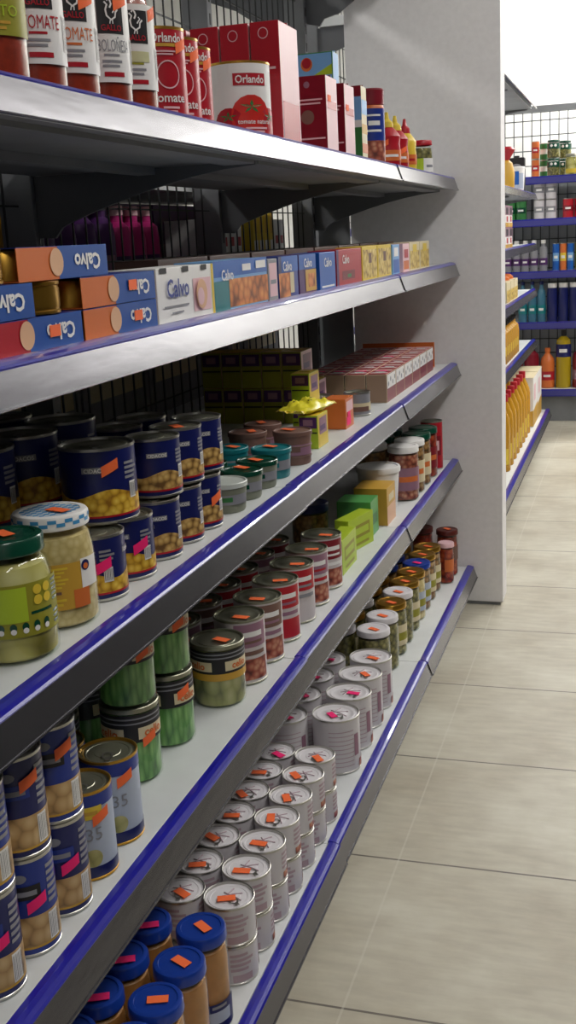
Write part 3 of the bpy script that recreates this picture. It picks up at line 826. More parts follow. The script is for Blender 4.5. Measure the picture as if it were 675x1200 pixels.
for key,nm,cat,fn in (
    ('far_green_jar','dark_label_jar','jar',lambda q: jar_parts(q,.039,.105,F['olives'],lambda b,r,h:(b.patch(r,-170,10,h*.5,h*.82,M['dkgreen']),b.disc(r+.0005,-105,h*.68,.008,M['white']),b.disc(r+.0005,-70,h*.68,.008,M['white'])),M['dkgreen'],lidh=.012)),
    ('far_orange','orange_label_tin','can',lambda q: plain_can(q,.023,.105,'orangep','red')),
    ('far_green_tin','green_label_tin','can',lambda q: plain_can(q,.028,.1,'green','white')),
    ('far_yellow_jar','yellow_green_pickle_jar','jar',lambda q: jar_parts(q,.05,.125,F['peppers'],lambda b,r,h:b.patch(r,-150,-20,h*.1,h*.3,M['yellow']),M['tin'],lidh=.012)),
    ('far_grey_can','silver_drink_can','can',lambda q: plain_can(q,.033,.115,'silverlabel','greyp')),
    ('far_red_can','red_drink_can','can',lambda q: plain_can(q,.033,.115,'red','darkred')),
    ('far_green_can','green_drink_can','can',lambda q: plain_can(q,.033,.115,'green','dkgreen')),
    ('far_silver_bottle','silver_capped_bottle','bottle',lambda q: bottle(q,.0255,.19,'greyp','white','purple',.5)),
    ('far_blue_can','blue_and_orange_can','can',lambda q: plain_can(q,.0215,.165,'calvo','skyblue')),
    ('far_orange_can','orange_drink_can','can',lambda q: plain_can(q,.0215,.165,'orangep','yellow')),
    ('far_olive_can','olive_green_can','can',lambda q: plain_can(q,.0215,.165,'olive','green')),
    ('far_teal_bottle','blue_water_bottle','bottle',lambda q: bottle(q,.027,.25,'tealglass','navy','teal',.4)),
    ('far_navy_bottle','navy_bottle','bottle',lambda q: bottle(q,.032,.235,'navy','white',None,.8,.16,caph=.05)),
    ('far_red_bottle','dark_red_juice_bottle','bottle',lambda q: bottle(q,.0465,.27,'darkred','black','mauve',.4,.25,caph=.06)),
    ('far_orange_bottle','orange_red_juice_bottle','bottle',lambda q: bottle(q,.044,.25,'orangep','orangep','red',.35)),
    ('far_yellow_bottle','yellow_drink_bottle','bottle',lambda q: bottle(q,.0465,.36,'olivegold','black','navy',.3,.2,lz=.54,caph=.05)),
    ('oil_bottle','golden_oil_bottle','bottle',lambda q: bottle(q,.043,.33,'oil','red','yellow',.36,lz=.1,caph=.035)),
    ('amber_bottle','black_capped_yellow_bottle','bottle',lambda q: bottle(q,.032,.2,'oil','black','yellow',.4)),
    ('pink_bottle','pink_bottle','bottle',lambda q: bottle(q,.032,.19,'magenta','pinkp','purple',.5)),
    ('dark_bottle','dark_plum_bottle','bottle',lambda q: bottle(q,.036,.2,'purple','greyp','mauve',.5)),
): KINDS[key]=(nm,cat,fn)
M['tealglass']=mat('blue_bottle_plastic',(66,116,140),.25)
M['olivegold']=mat('yellow_drink',(176,150,30),.25)
@kind('snack_pack','printed_snack_pack','box')
def _(root): print_box(root,.09,.14,.1,'white',[(0,1,.55,1,'mauve'),(.2,.8,.6,.9,'black'),(.0,1,.0,.2,'ochre'),(.3,.7,.25,.5,'red')])
@kind('food_tray','orange_topped_food_pack','box')
def _(root):
    print_box(root,.12,.16,.1,'cream',[(.0,1,.0,.6,'yelmix')])
    b=MB(); b.lathe([(.045,.1),(.045,.112),(.03,.124),(0,.127)],M['orangep'],20); b.build('orange_dome',root)
@kind('oil_carton','white_and_yellow_carton','box')
def _(root):
    b=MB(); b.box(-.07,.07,-.13,.13,0,.27,M['white'],.003); 
    b.poly([(-.069,-.1305,.003),(.069,-.1305,.003),(.069,-.1305,.09),(-.069,-.1305,.05)],M['ochre'])
    b.poly([(.0705,-.129,.003),(.0705,.129,.003),(.0705,.129,.11),(.0705,-.129,.09)],M['ochre'])
    b.poly([(.0708,-.10,.14),(.0708,0,.14),(.0708,0,.23),(.0708,-.10,.23)],M['pinkp']); b.build('carton_body',root)
    b=MB(); b.box(-.07,.07,-.13,.13,.27,.272,M['cream']); b.build('top_flap',root)
@kind('dark_tin','dark_green_tin','tin')
def _(root):
    b=MB(); b.box(-.045,.045,-.03,.03,0,.19,M['black'],.006); b.build('tin_body',root)
    b=MB(); b.lathe([(.015,.19),(.015,.2),(0,.2)],M['black'],16); b.build('cap',root)
    b=MB(); n=20; b.poly([(.03*math.cos(2*PI*j/n),-.0306,.135+.022*math.sin(2*PI*j/n)) for j in range(n)],M['greyp']); b.poly([(-.035,-.0306,.04),(.035,-.0306,.04),(.035,-.0306,.07),(-.035,-.0306,.07)],M['green']); b.build('paper_label',root)
@kind('blue_cup','white_and_blue_cup','cup')
def _(root):
    b=MB(); b.lathe([(0,0),(.034,0),(.036,.004),(.042,.12),(.042,.122)],M['white'],24); b.build('cup_body',root)
    b=MB(); b.lathe([(.041,.121),(.044,.122),(.044,.13),(.04,.134),(0,.134)],M['white'],24); b.build('lid',root)
    b=MB(); b.patch(.041,-150,-30,.02,.1,M['bluegrey']); b.patch(.0416,-110,-70,.04,.11,M['calvo']); b.build('paper_label',root)

# ------------------------------------------------------------------ the room
ZL=dict(A=1.355,B=1.1025,C=.795,D=.4875,E=.1315)
def tile_floor():
    m=bpy.data.materials.new('stone_tile_floor'); m.use_nodes=True; nt=m.node_tree; b=nt.nodes['Principled BSDF']; L=nt.links.new
    N=lambda t,**k: nt.nodes.new(t)
    tc=N('ShaderNodeTexCoord'); sp=N('ShaderNodeSeparateXYZ'); L(tc.outputs['Object'],sp.inputs[0])
    def math_(op,a,bv=None):
        n=N('ShaderNodeMath'); n.operation=op
        for i,q in enumerate((a,bv)):
            if q is None: continue
            if isinstance(q,(int,float)): n.inputs[i].default_value=q
            else: L(q,n.inputs[i])
        return n.outputs[0]
    T=.4474
    fy=math_('FRACT',math_('DIVIDE',math_('SUBTRACT',sp.outputs['Y'],3.715-20*T),T))
    dy=math_('MINIMUM',fy,math_('SUBTRACT',1.,fy))
    fx=math_('FRACT',math_('DIVIDE',math_('SUBTRACT',sp.outputs['X'],-.425-20*T*2),T*2))
    dx=math_('MULTIPLY',math_('MINIMUM',fx,math_('SUBTRACT',1.,fx)),2)
    gy=math_('LESS_THAN',dy,.0055); gx=math_('LESS_THAN',dx,.0045)
    n1=N('ShaderNodeTexNoise'); n1.inputs['Scale'].default_value=3.2; n1.inputs['Detail'].default_value=5; n1.inputs['Roughness'].default_value=.6
    L(tc.outputs['Object'],n1.inputs['Vector'])
    r=N('ShaderNodeValToRGB'); e=r.color_ramp.elements
    e[0].position=.32; e[0].color=s2l((176,168,150))+(1,); e[1].position=.7; e[1].color=s2l((206,202,186))+(1,)
    L(n1.outputs['Fac'],r.inputs['Fac'])
    n2=N('ShaderNodeTexNoise'); n2.inputs['Scale'].default_value=22; n2.inputs['Detail'].default_value=4
    mp=N('ShaderNodeMapping'); mp.inputs['Scale'].default_value=(.5,2.2,1); L(tc.outputs['Object'],mp.inputs['Vector']); L(mp.outputs[0],n2.inputs['Vector'])
    mx=N('ShaderNodeMix'); mx.data_type='RGBA'; mx.blend_type='OVERLAY'; mx.inputs[0].default_value=.22
    L(r.outputs[0],mx.inputs[6]); L(n2.outputs['Fac'],mx.inputs[7])
    m2=N('ShaderNodeMix'); m2.data_type='RGBA'; L(gy,m2.inputs[0]); L(mx.outputs[2],m2.inputs[6]); m2.inputs[7].default_value=s2l((112,106,98))+(1,)
    m3=N('ShaderNodeMix'); m3.data_type='RGBA'; L(math_('MULTIPLY',gx,.35),m3.inputs[0]); L(m2.outputs[2],m3.inputs[6]); m3.inputs[7].default_value=s2l((214,210,198))+(1,)
    L(m3.outputs[2],b.inputs['Base Color']); b.inputs['Roughness'].default_value=.42
    bp=N('ShaderNodeBump'); bp.inputs['Strength'].default_value=.15; bp.inputs['Distance'].default_value=.003; L(n2.outputs['Fac'],bp.inputs['Height']); L(bp.outputs[0],b.inputs['Normal'])
    return m
XL,XR,YN,YF,ZC=-3.4,2.4,-1.6,8.2,3.0
wallm=mat('white_wall_paint',(236,236,234),.7,noise=.02,nscale=3)
struct('floor',MB().box(XL,XR,YN,YF,-.1,0,tile_floor()))
struct('ceiling',MB().box(XL,XR,YN,YF,ZC,ZC+.1,wallm))
struct('wall_far',MB().box(XL,XR,YF,YF+.1,0,ZC,wallm))
struct('wall_near',MB().box(XL,XR,YN-.1,YN,0,ZC,mat('grey_wall_paint',(140,140,142),.7)))
struct('wall_left',MB().box(XL-.1,XL,YN,YF,0,ZC,wallm))
struct('wall_right',MB().box(XR,XR+.1,YN,YF,0,ZC,mat('grey_wall_paint',(140,140,142),.7)))

# ------------------------------------------------------------------ shelving
def rail(parent,x,z,y0,y1,k=0,light=None):
    """blue enamelled edge and silvery ticket strip, tilted back"""
    px,pz=x+.001,z+.004
    b=MB(); b.extrude([(px,pz-.012),(px-.001,pz-.001),(px+.001,pz+.001),(px+.008,pz+.0008),(px+.014,pz-.0006),(px+.019,pz-.0026),(px+.0212,pz-.005),(px+.0205,pz-.009)],y0+.0015,y1-.0015,M['blue']); b.build('blue_edge',parent)
    s,c=math.sin(math.radians(19.5)),math.cos(math.radians(19.5)); ox,oz=px+.0203,pz-.0055
    def at(l,t=0): return (ox+s*l+c*t, oz-c*l+s*t)
    b=MB(); b.extrude([at(0,-.003),at(0,.0002),at(.034,.0002),at(.0345,.002),at(.0365,.002),at(.037,.0005),at(.0365,-.003)],y0+.002+.002*k,y1-.002,M['rail']); b.build('ticket_strip',parent)
def bracket(root,y,z,xf,xb,d=.1):
    pr=[(xb,z-.031),(xb,z-.031-d),(xb+.03,z-.031-d*1.02),(xb+.045,z-.03-d*.86)]
    for k in range(7):
        t=k/6; pr.append((xb+.06+(xf-xb-.08)*t, z-.033-d*.72*(1-t)**1.6-.004))
    pr.append((xf-.02,z-.031))
    MB().extrude(pr,y-.004,y+.004,M['dark_metal']).build('bracket',root)
def mesh_panel(root,x,y0,y1,z0,z1,dy=.05,dz=.1,name='wire_back'):
    b=MB(); w=.0016; n=round((y1-y0)/dy)
    for i in range(1,n):
        y=y0+(y1-y0)*i/n; b.box(x-w,x+w,y-w,y+w,z0,z1,M['wire'])
    k=round((z1-z0)/dz)
    for i in range(k+1):
        z=z0+(z1-z0)*i/k; b.box(x-w-.003,x+w-.003,y0,y1,z-w,z+w,M['wire'])
    b.build(name,root)
BAYS=[(-.20,.76),(.76,1.74),(1.74,2.64),(2.64,3.492)]
XB=-.97
g=thing('gondola_shelving','long grey and white store shelving with blue shelf edges, stacked with tins and jars','shelving',(-.76,1.7,0))
gx,gy=-.76,1.7
def G(mb,name,parent=g): 
    o=mb.build(name,parent); 
    if parent is g: o.location=(-gx,-gy,0)
    return o
class Sub:  # lets rails and brackets be written in room coordinates
    pass
anchor=g
def GB(mb,name): return G(mb,name)
for y in (-.20,.76,1.74,2.64,3.468):
    b=MB(); b.box(-1.04,-.975,y-.015,y+.015,0.02,2.25,M['grey_metal_and_shade'],.002)
    for k in range(40): b.box(-.9752,-.9742,y-.004,y+.004,.2+k*.05,.225+k*.05,M['black'])
    GB(b,'upright')
    b=MB(); b.box(-1.42,-.58,y-.02,y+.02,.03,.09,M['grey_metal_and_shade'],.002); b.lathe([(.018,0),(.02,.004),(.012,.01),(.01,.03),(0,.03)],M['black'],14,c=(-.60,y)); GB(b,'base_foot')
for i,(y0,y1) in enumerate(BAYS):
    b=MB(); w=.0016; x=-1.0
    o0=len(g.children)
    mesh_panel(g,x,y0+.016,y1-.016,.15,2.2)
for o in list(g.children):
    if o.name.startswith('wire_back'): o.location=(-gx,-gy,0)
for lv,z in ZL.items():
    xf=-.515 if lv=='E' else -.56
    for i,(y0,y1) in enumerate(BAYS):
        b=MB(); b.box(-.972,xf,y0+.001,y1-.001,z-.03,z,M['white_shelf'],.001,mats={'z-':M['grey_metal_and_shade']})  # white board's underside coloured grey to stand for shade
        b.box(xf-.07,xf-.02,y0+.01,y1-.01,z-.036,z-.03,M['grey_metal_and_shade']); b.box(xf-.22,xf-.19,y0+.01,y1-.01,z-.042,z-.03,M['grey_metal_and_shade'])
        sh=GB(b,'shelf_board')
        k=.0025 if i%2 else 0
        rail(sh,xf+k,z,y0,y1)
        # the shelves of the other side, back to back
        b=MB(); b.box(-1.46,-1.045,y0+.001,y1-.001,z-.03,z,M['white_shelf'],.001,mats={'z-':M['grey_metal_and_shade']}); GB(b,'shelf_board')  # underside shade put into the colour here too
    if lv!='E':
        for y in (.76,1.74,2.64,3.49):
            n0=set(g.children); bracket(g,y if y<3.4 else 3.482,z,xf,-.975)
            for o in set(g.children)-n0: o.location=(-gx,-gy,0)
z=1.99
for (y0,y1) in BAYS:
    for xa,xb_ in ((-.97,-.62),(-1.40,-1.045)):
        GB(MB().box(xa,xb_,y0+.001,y1-.001,z-.03,z,M['white_shelf'],.001,mats={'z-':M['grey_metal_and_shade']}),'shelf_board')  # unlit underside of the top boards painted grey
for y in (1.74,2.64,3.482):
    for xf,xb_ in ((-.62,-.975),(-1.40,-1.04)):
        pr=[(xb_,z-.031),(xb_,z-.16)]; sg=1 if xf>xb_ else -1
        pr+= [(xb_+sg*.04,z-.17),(xb_+sg*.055,z-.15),(xb_+sg*.10,z-.14),(xb_+sg*.16,z-.10),(xb_+sg*.30,z-.045),(xb_+sg*.33,z-.031)]
        if sg<0: pr=pr[::-1]
        GB(MB().extrude(pr,y-.004,y+.004,M['dark_metal']),'bracket')
for (y0,y1) in BAYS:
    GB(MB().box(-.60,-.585,y0+.022,y1-.022,.012,.10,M['grey_metal_and_shade'],.001),'kick_plate')

GB(MB().box(-.972,-.869,3.4985,3.507,.015,1.345,M['grey_metal_and_shade'],.001),'end_plate')
# white panel that closes the row
p=thing('end_panel','tall plain white panel standing upright at the end of the long shelving','panel',(-.63,3.55,0))
MB().box(-.235,.232,-.052,.052,.012,2.4,M['panel'],.0015).build('panel_board',p)
MB().box(-.225,.222,-.045,.045,0,.012,M['grey_metal_and_shade']).build('base_strip',p)
MB().box(-.238,.235,-.054,.054,2.4,2.42,M['panel'],.002).build('top_cap',p)

# ------------------------------------------------------------------ goods on the top shelf
AZ=ZL['A']; rad=math.radians
place('pisto','sauce jar with red and yellow-green label, at the near end of the top shelf',(-.607,1.024,AZ),rad(-58))
SL={'sauce_a':('white-labelled tomato jar reading TOMATE in red, beside the yellow-green label',1.101,('orange','side',.036,24,.112)),
    'sauce_b':('white-labelled tomato jar with orange lettering and a sticker over its black square',1.1765,('orange','side',.036,27,.104)),
    'sauce_c':('white-labelled tomato jar with grey BOLOÑESA lettering on the top shelf',1.262,('orange','side',.036,22,.117)),
    'sauce_d':('white-labelled tomato jar standing directly beside the red tins',1.337,('orange','side',.036,46,.118))}
for k,(lb,y,st) in SL.items(): place(k,lb,(-.606,y,AZ),rad(-38 if k=='sauce_c' else -44),'tomato sauce jars on the top shelf',stick=st)
for i,y in enumerate((1.447,1.527,1.607)):
    place('red_can',('tall red tomato tin next to the white-labelled jars','tall red tomato tin in the middle of the three','tall red tomato tin touching the big white tin')[i],(-.612-.012*i,y,AZ),rad(-46),'red tomato tins',stick=('orange','side',.0375,34,.096))
place('white_can','large white tomato tin with printed tomatoes on the top shelf',(-.622,1.800,AZ),rad(-52))
for i in range(3):
    place('tall_carton',('tall red carton behind the white tin, on the aisle side','tall red carton in the middle of the row behind the white tin','tall red carton deepest in the row behind the white tin')[i],(-.597-.053*i,1.922,AZ),0,'tall red cartons')
place('tall_carton','tall red carton standing behind another by the back wire',(-.76,1.922,AZ),0,'tall red cartons')
place('small_carton','short dark red carton before the picture box, larger face in view',(-.614,2.213,AZ),0,'short dark red cartons',stick=('orange','face',.038,-.02,.105))
place('small_carton','short dark red carton half hidden beside the striped carton',(-.613,2.352,AZ),0,'short dark red cartons',stick=('orange','face',.038,-.02,.1))
place('sky_box','carton with a sky-blue picture behind the short red cartons',(-.705,2.51,AZ),0,scale=(1.1,1,1.18))
place('blue_green_box','slim carton striped dark red, blue and green',(-.602,2.49,AZ),0)
place('red_cap_jar','sauce bottle with a wide dark red cap and blue label',(-.595,2.64,AZ),rad(-65))
place('ketchup','red ketchup bottle with a yellow nozzle, beside the dark red cap bottle',(-.60,2.83,AZ),rad(-60),'squeeze bottles',stick=('orange','side',.033,-30,.06))
place('ketchup','second red ketchup bottle, between the first one and the mustard',(-.60,2.93,AZ),rad(-60),'squeeze bottles',stick=('orange','side',.033,20,.05))
place('mustard','yellow squeeze bottle with a red nozzle',(-.595,3.03,AZ),rad(-60))
place('relish','small jar with a red lid at the far end of the top shelf',(-.60,3.30,AZ),rad(-50))

# ------------------------------------------------------------------ goods on the tuna shelf
BZ=ZL['B']; XT=-.611
def tp(k,lb,y,lay,x=XT,st=None): return place(k,lb,(x,y,BZ+.0345*lay),0,'cartoned tuna tins',stick=st)
tp('tuna_red','tuna pack with a red end, bottom layer at the near end',1.003,0,st=('orange','face',.0356,.035,.018))
tp('tuna_blue','orange and blue tuna pack, bottom layer against the white pack',1.205,0,st=('orange','face',.0356,.04,.018))
tp('tuna_blue','orange and blue tuna pack at the near end of the middle layer',.905,1)
place('gold_tin','loose gold tin between two tuna packs in the middle layer',(XT,1.0445,BZ+.0347),0,'loose gold tins')
tp('tuna_blue','orange and blue tuna pack in the middle layer against the white pack',1.205,1,st=('orange','face',.0356,.03,.02))
tp('tuna_blue','orange and blue tuna pack lying on top of the others',1.077,2)
place('gold_tin','loose gold tin lying on the top layer of tuna packs',(XT,.937,BZ+.0693),0,'loose gold tins')
tp('tuna_red','tuna pack with a red end at the near edge of the bottom layer',.80,0)
tp('tuna_white','upright white tuna pack with blue lettering and yellow edge',1.409,0)
XBX=-.609
def bx(k,lb,y,grp=None,x=XBX,z=BZ): return place(k,lb,(x,y,z),0,grp)
bx('nugget','long carton with orange balls pictured under a blue band',1.638)
bx('grey_slim','slim pale grey carton beside the one with orange balls',1.792)
bx('calvo_mid','blue-topped carton with orange picture beside the slim grey carton',1.88)
bx('calvo_dark','dark-edged carton with blue top beside the bright blue carton',2.0)
bx('blue_box','bright blue carton on the tuna shelf next to the red one',2.222-.08)
bx('red_box','bright red carton on the tuna shelf',2.318)
bx('yel_box','yellow patterned carton between red and blue cartons',2.51)
bx('yel_box','second yellow patterned carton beside the narrow blue one',2.665)
bx('blue_thin','narrow blue carton near the far end of the tuna shelf',2.80)
bx('pink_thin','narrow pink carton near the far end of the tuna shelf',2.93)
bx('cream_box','pale yellow carton last but one on the tuna shelf',3.05)
bx('cream_box','pale yellow carton at the far end of the tuna shelf',3.20)
for i in range(8): bx('brown_box',f'brown carton in the row behind the printed cartons, {ORD[i]} from the near end',1.62+.21*i,'brown cartons in the back row of the tuna shelf',x=-.70)

# ------------------------------------------------------------------ goods on the chickpea shelf
CZ=ZL['C']
place('pepper_jar','tall pepper jar with dark green lid and lime label',(-.613,.957,CZ),rad(-52),stick=('orange','lid',.0,0,.1285,20))
place('bean_jar','white bean jar with a blue and white checked lid',(-.617,1.060,CZ),rad(-52),stick=('orange','lid',.012,40,.1285,35))
low=[1.152,1.236,1.325,1.405,1.482]; 
for i,y in enumerate(low):
    place('corn_can' if i<2 else 'chickpea_can',f'navy chickpea tin in the lower layer of the front row, {ORD[i]} from the jars',(-.615,y,CZ),rad(-78 if i==1 else -100 if i==0 else -58),'small navy chickpea tins',
          stick=('pink','side',.0372,50 if i==0 else 44,.044) if i<2 else (('orange','side',.0372,40,.045) if i==4 else None))
place('big_chickpea_can','large navy tin with yellow chickpeas on top of smaller tins',(-.632,1.213,CZ+.0805),rad(-66),'large navy chickpea tins',stick=('orange','side',.047,20,.07))
for i,y in enumerate((1.345,1.425,1.504)):
    place('chickpea_can',f'navy chickpea tin in the upper layer of the front row, {ORD[i]} after the large tin',(-.617,y,CZ+.0805),rad(-58),'small navy chickpea tins',stick=('orange','lid',.012,0,.0795,10) if i==1 else None)
n=0
for j,(x,ys) in enumerate(((-.735,(1.00,1.105,1.21,1.315)),(-.84,(1.12,1.225,1.33)))):
    for i,y in enumerate(ys):
        for l in (0,1):
            place('big_chickpea_can',f'shaded large navy tin, {("lower","upper")[l]} layer, {("second","third")[j]} row back, {ORD[i]} from the near end',(x,y,CZ+.0945*l),rad(-60),'large navy chickpea tins')
for i,y in enumerate((1.42,1.505)):
    for l in (0,1): place('chickpea_can',f'shaded small navy tin, {("lower","upper")[l]} layer of the second row, {ORD[i]} one',(-.705,y,CZ+.0805*l),rad(-60),'small navy chickpea tins')
place('pot_clear','grey-green spread pot with a clear lid on the chickpea shelf',(-.607,1.578,CZ),rad(-60))
sp=[('pot_green','green-lidded spread pot right behind the clear-lidded one',-.61,1.665,0),('pot_green','green-lidded spread pot second in the front row',-.61,1.745,0),
    ('pot_teal','teal spread pot in the front row before the brown pot',-.61,1.825,0),('pot_teal','teal spread pot in the middle row before the brown pot',-.69,1.825,0),
    ('pot_green','green-lidded spread pot in the middle row, first',-.69,1.62,0),('pot_green','green-lidded spread pot in the middle row, second',-.69,1.715,0),
    ('pot_teal','teal spread pot in the back row, first',-.77,1.66,0),('pot_teal','teal spread pot in the back row, second',-.77,1.76,0),('pot_brown','brown ribbed pot in the back row, in shade',-.775,1.86,0),
    ('pot_brown','brown ribbed pot at the shelf edge before the yellow box',-.607,1.945,0),('pot_brown','brown ribbed pot behind the one at the shelf edge',-.69,1.93,0),('pot_brown','brown ribbed pot in the middle row before the box stack',-.69,2.02,0)]
for k,lb,x,y,l in sp: place(k,lb,(x,y,CZ),rad(-60),'spread pots',stick=('orange','lid',.008,rnd.uniform(0,360),.0475 if k in('pot_clear','pot_green') else .0525 if k=='pot_teal' else .0625,rnd.uniform(0,60)) if k!='pot_clear' else None)
for c in range(5):
    for l in range(2):
        place('spread_box',f'olive and purple spread box, {("lower","upper")[l]} layer of the stack, {ORD[c]} from the aisle',(-.735-.048*c,2.42,CZ+.0815*l),0,'olive spread boxes in the dark stack')
    if c in (0,1): place('spread_box',f'olive and purple spread box, lower layer behind, {ORD[c]} from the aisle',(-.735-.048*c,2.53,CZ),0,'olive spread boxes in the dark stack')
place('yellow_box','small lime-yellow box at the shelf edge under a yellow bag',(-.615,2.115,CZ),0,'lime-yellow boxes')
place('yellow_box','lime-yellow box just behind the yellow bag',(-.665,2.24,CZ),0,'lime-yellow boxes')
place('yellow_box','lime-yellow box standing on another beside the stack',(-.665,2.24,CZ+.0675),0,'lime-yellow boxes')
place('yellow_bag','crumpled yellow snack bag lying on the small box',(-.630,2.125,CZ+.0672),rad(-12))
place('peach_box','small orange box between the yellow bag and the meat tin',(-.62,2.335,CZ),0,stick=('pink','face',.026,-.01,.03))
place('spread_can','small meat tin with pale label before the pink boxes',(-.618,2.50,CZ),rad(-60))
place('spread_can','small meat tin one row behind, beside the orange box',(-.69,2.44,CZ),rad(-60))
for c in range(4):
    for r_ in range(6):
        lbl=f'white and red topped multipack, {ORD[r_]} from the near end, '+('row along the shelf edge',"second row from the edge","third row from the edge","row against the wire back")[c]
        place('pate_box',lbl,(-.612-.0545*c,2.735+.111*r_,CZ),0,'red and white multipacks',stick=('pink','lid',.012,90,.0712,0) if (r_==0 or (r_==3 and c==1)) else None)
t=thing('cardboard_tray','thin orange cardboard tray wall behind the pink multipacks','tray',(-.70,3.42,CZ))
MB().box(-.12,.105,-.003,.003,.0005,.076,M['orangep']).build('tray_wall',t); MB().box(-.12,.105,-.05,-.003,.0003,.003,M['orangep']).build('tray_flap',t)

# ------------------------------------------------------------------ goods on the vegetable shelf
DZ=ZL['D']
for l in (0,1):
    for i,y in enumerate((.832,.905,.978)):
        k='mushroom_can_b' if (i+l)%2 else 'mushroom_can'
        st=('pink','side',.033,20,.062) if l==0 else (('orange','side',.033,30,.085) if i else None)
        place(k,f'mushroom tin with navy label, {("lower","upper")[l]} layer of the front row, {ORD[i]} from the near end',(-.603,y,DZ+.1125*l),rad(-58),'mushroom tins',stick=st)
        place(k,f'mushroom tin with navy label, {("lower","upper")[l]} layer of the second row, {ORD[i]} from the near end',(-.675,y+.01,DZ+.1125*l),rad(-58),'mushroom tins')
place('yellow_tag_can','pale tin with a yellow tag and blue rim before the mushroom tins',(-.606,1.050,DZ),rad(-64),stick=('orange','side',.034,34,.08))
place('pale_can','pale blue tin beside the tin with the yellow tag',(-.612,1.130,DZ),rad(-64),stick=('orange','side',.037,30,.088))
place('pale_can','pale blue tin in the second row behind the yellow tag',(-.69,1.14,DZ),rad(-64))
for l in (0,1): place('pale_can',f'pale blue tin in the third row, {("lower","upper")[l]} layer',(-.772,1.13,DZ+.1135*l),rad(-64))
for l in (0,1):
    for i,(x,y) in enumerate(((-.655,1.283),(-.652,1.40))):
        place('bean_strip_jar',f'jar of green bean strips, {("lower","upper")[l]} layer, {("beside the pale tins","beside the asparagus jar")[i]}',(x,y,DZ+.1125*l),rad(-64),'green bean jars',stick=('orange','side',.0405,36,.084 if (i and not l) else .075 if l else .066))
    for i,y in enumerate((1.22,1.34,1.43)):
        place('bean_strip_jar',f'shaded jar of green bean strips, {("lower","upper")[l]} layer of the back row, {ORD[i]} one',(-.745-.01*i,y,DZ+.1125*l),rad(-60),'green bean jars')
place('asparagus_jar','single jar of pale asparagus with black band and cream tags',(-.627,1.550,DZ),rad(-68),stick=('orange','lid',.015,30,.105,50))
stl=[('stew_a',1.643,'right behind the asparagus jar'),('stew_b',1.74,'second behind the asparagus jar'),('stew_c',1.842,'third behind the asparagus jar, red square low down'),('stew_d',1.945,'fourth behind the asparagus jar, large red panel'),('stew_e',2.048,'fifth behind the asparagus jar'),('stew_f',2.158,'last before the lime boxes')]
for k,y,lb in stl: place(k,'stew tin with grey lid, '+lb,(-.622,y,DZ),rad(-45),'stew tins on the vegetable shelf',stick=('orange','lid',.016,rnd.uniform(-30,60),.1115,rnd.uniform(30,70)))
for i,y in enumerate((1.60,1.70,1.80,1.90,2.00,2.10)): place(stl[i][0],f'stew tin in the shaded second row, {ORD[i]} from the near end',(-.718,y,DZ),rad(-45),'stew tins on the vegetable shelf',stick=('orange','lid',.012,rnd.uniform(-30,60),.1115,rnd.uniform(30,70)))
place('lime_box','lime green box standing at an angle, closer to the stew tins',(-.612,2.285,DZ),rad(0),'lime green boxes')
place('lime_box','lime green box standing at an angle, touching the mid green box',(-.624,2.452,DZ),rad(-14),'lime green boxes')
place('green_box','mid green box behind the lime green boxes',(-.645,2.575,DZ),rad(0))
place('amber_box','amber yellow box between the green box and the tub',(-.630,2.70,DZ),rad(0))
place('dark_lid_jar','jar with a dark navy lid in shade behind the green box',(-.74,2.48,DZ),0)
place('white_tub','white plastic tub with a round emblem and flat lid',(-.648,2.825,DZ),rad(-50))
for k,lb,x,y in (('dj_a','preserve jar with white lid and red contents beside the tub',-.605,2.95),('dj_b','preserve jar with white lid and pale label, second from the tub',-.606,3.045),('dj_b','preserve jar with white lid in the row behind',-.70,2.98),('dj_c','preserve jar with green lid in the row behind',-.70,3.09),('dj_c','preserve jar with green lid in the front row',-.606,3.145),('dj_d','dark red jar with green lid by the white panel',-.604,3.245),('dj_c','preserve jar with green lid behind the dark red jar',-.70,3.20)):
    place(k,lb,(x,y,DZ),rad(-55),'tall preserve jars')
place('tall_red_can','slim tall red tin at the far end of the vegetable shelf',(-.598,3.36,DZ),rad(-55))

# ------------------------------------------------------------------ goods on the bottom shelf
EZ=ZL['E']
for i,y in enumerate((1.243,1.165,1.088,1.012)):
    place('blue_lid_jar',f'blue-lidded jar of brown spread, front row, {ORD[i]} from the pale tins',(-.556,y,EZ),rad(-50),'blue-lidded jars of brown spread',stick=('orange','lid',.004,30,.1555,(15,25,70,20)[i]))
    place('blue_lid_jar',f'blue-lidded jar of brown spread, shaded second row, {ORD[i]} from the pale tins',(-.636,y-.004,EZ),rad(-50),'blue-lidded jars of brown spread',stick=('pink','lid',.014,0,.1555,75))
ys=[1.360+.0785*i for i in range(7)]
for c,x in enumerate((-.559,-.6375,-.716)):
    for i,y in enumerate(ys):
        for l in (0,1):
            place('short_can',f'short pull-tab tin, {("lower","upper")[l]} layer, {("row at the edge","middle row","back row")[c]}, {ORD[i]} from the blue lids',(x,y,EZ+.0645*l),rad(-60+rnd.uniform(-25,25)),'short pale pull-tab tins',
                  stick=('pink' if (c==1 and i==6) else 'orange','lid',rnd.uniform(.008,.018),rnd.uniform(-60,60)-20,.0635,rnd.uniform(0,70)) if l else None)
for c,x in enumerate((-.575,-.678)):
    for i,y in enumerate((2.045,2.155,2.262,2.366)):
        place('tall_can',f'taller ribbed pull-tab tin, {("row at the edge","back row")[c]}, {ORD[i]} behind the short ones',(x,y-.03*c,EZ),rad(-50),'tall pale pull-tab tins',stick=('pink' if i<2 or c else 'orange','lid',.014,rnd.uniform(-60,30),.1175,rnd.uniform(0,60)))
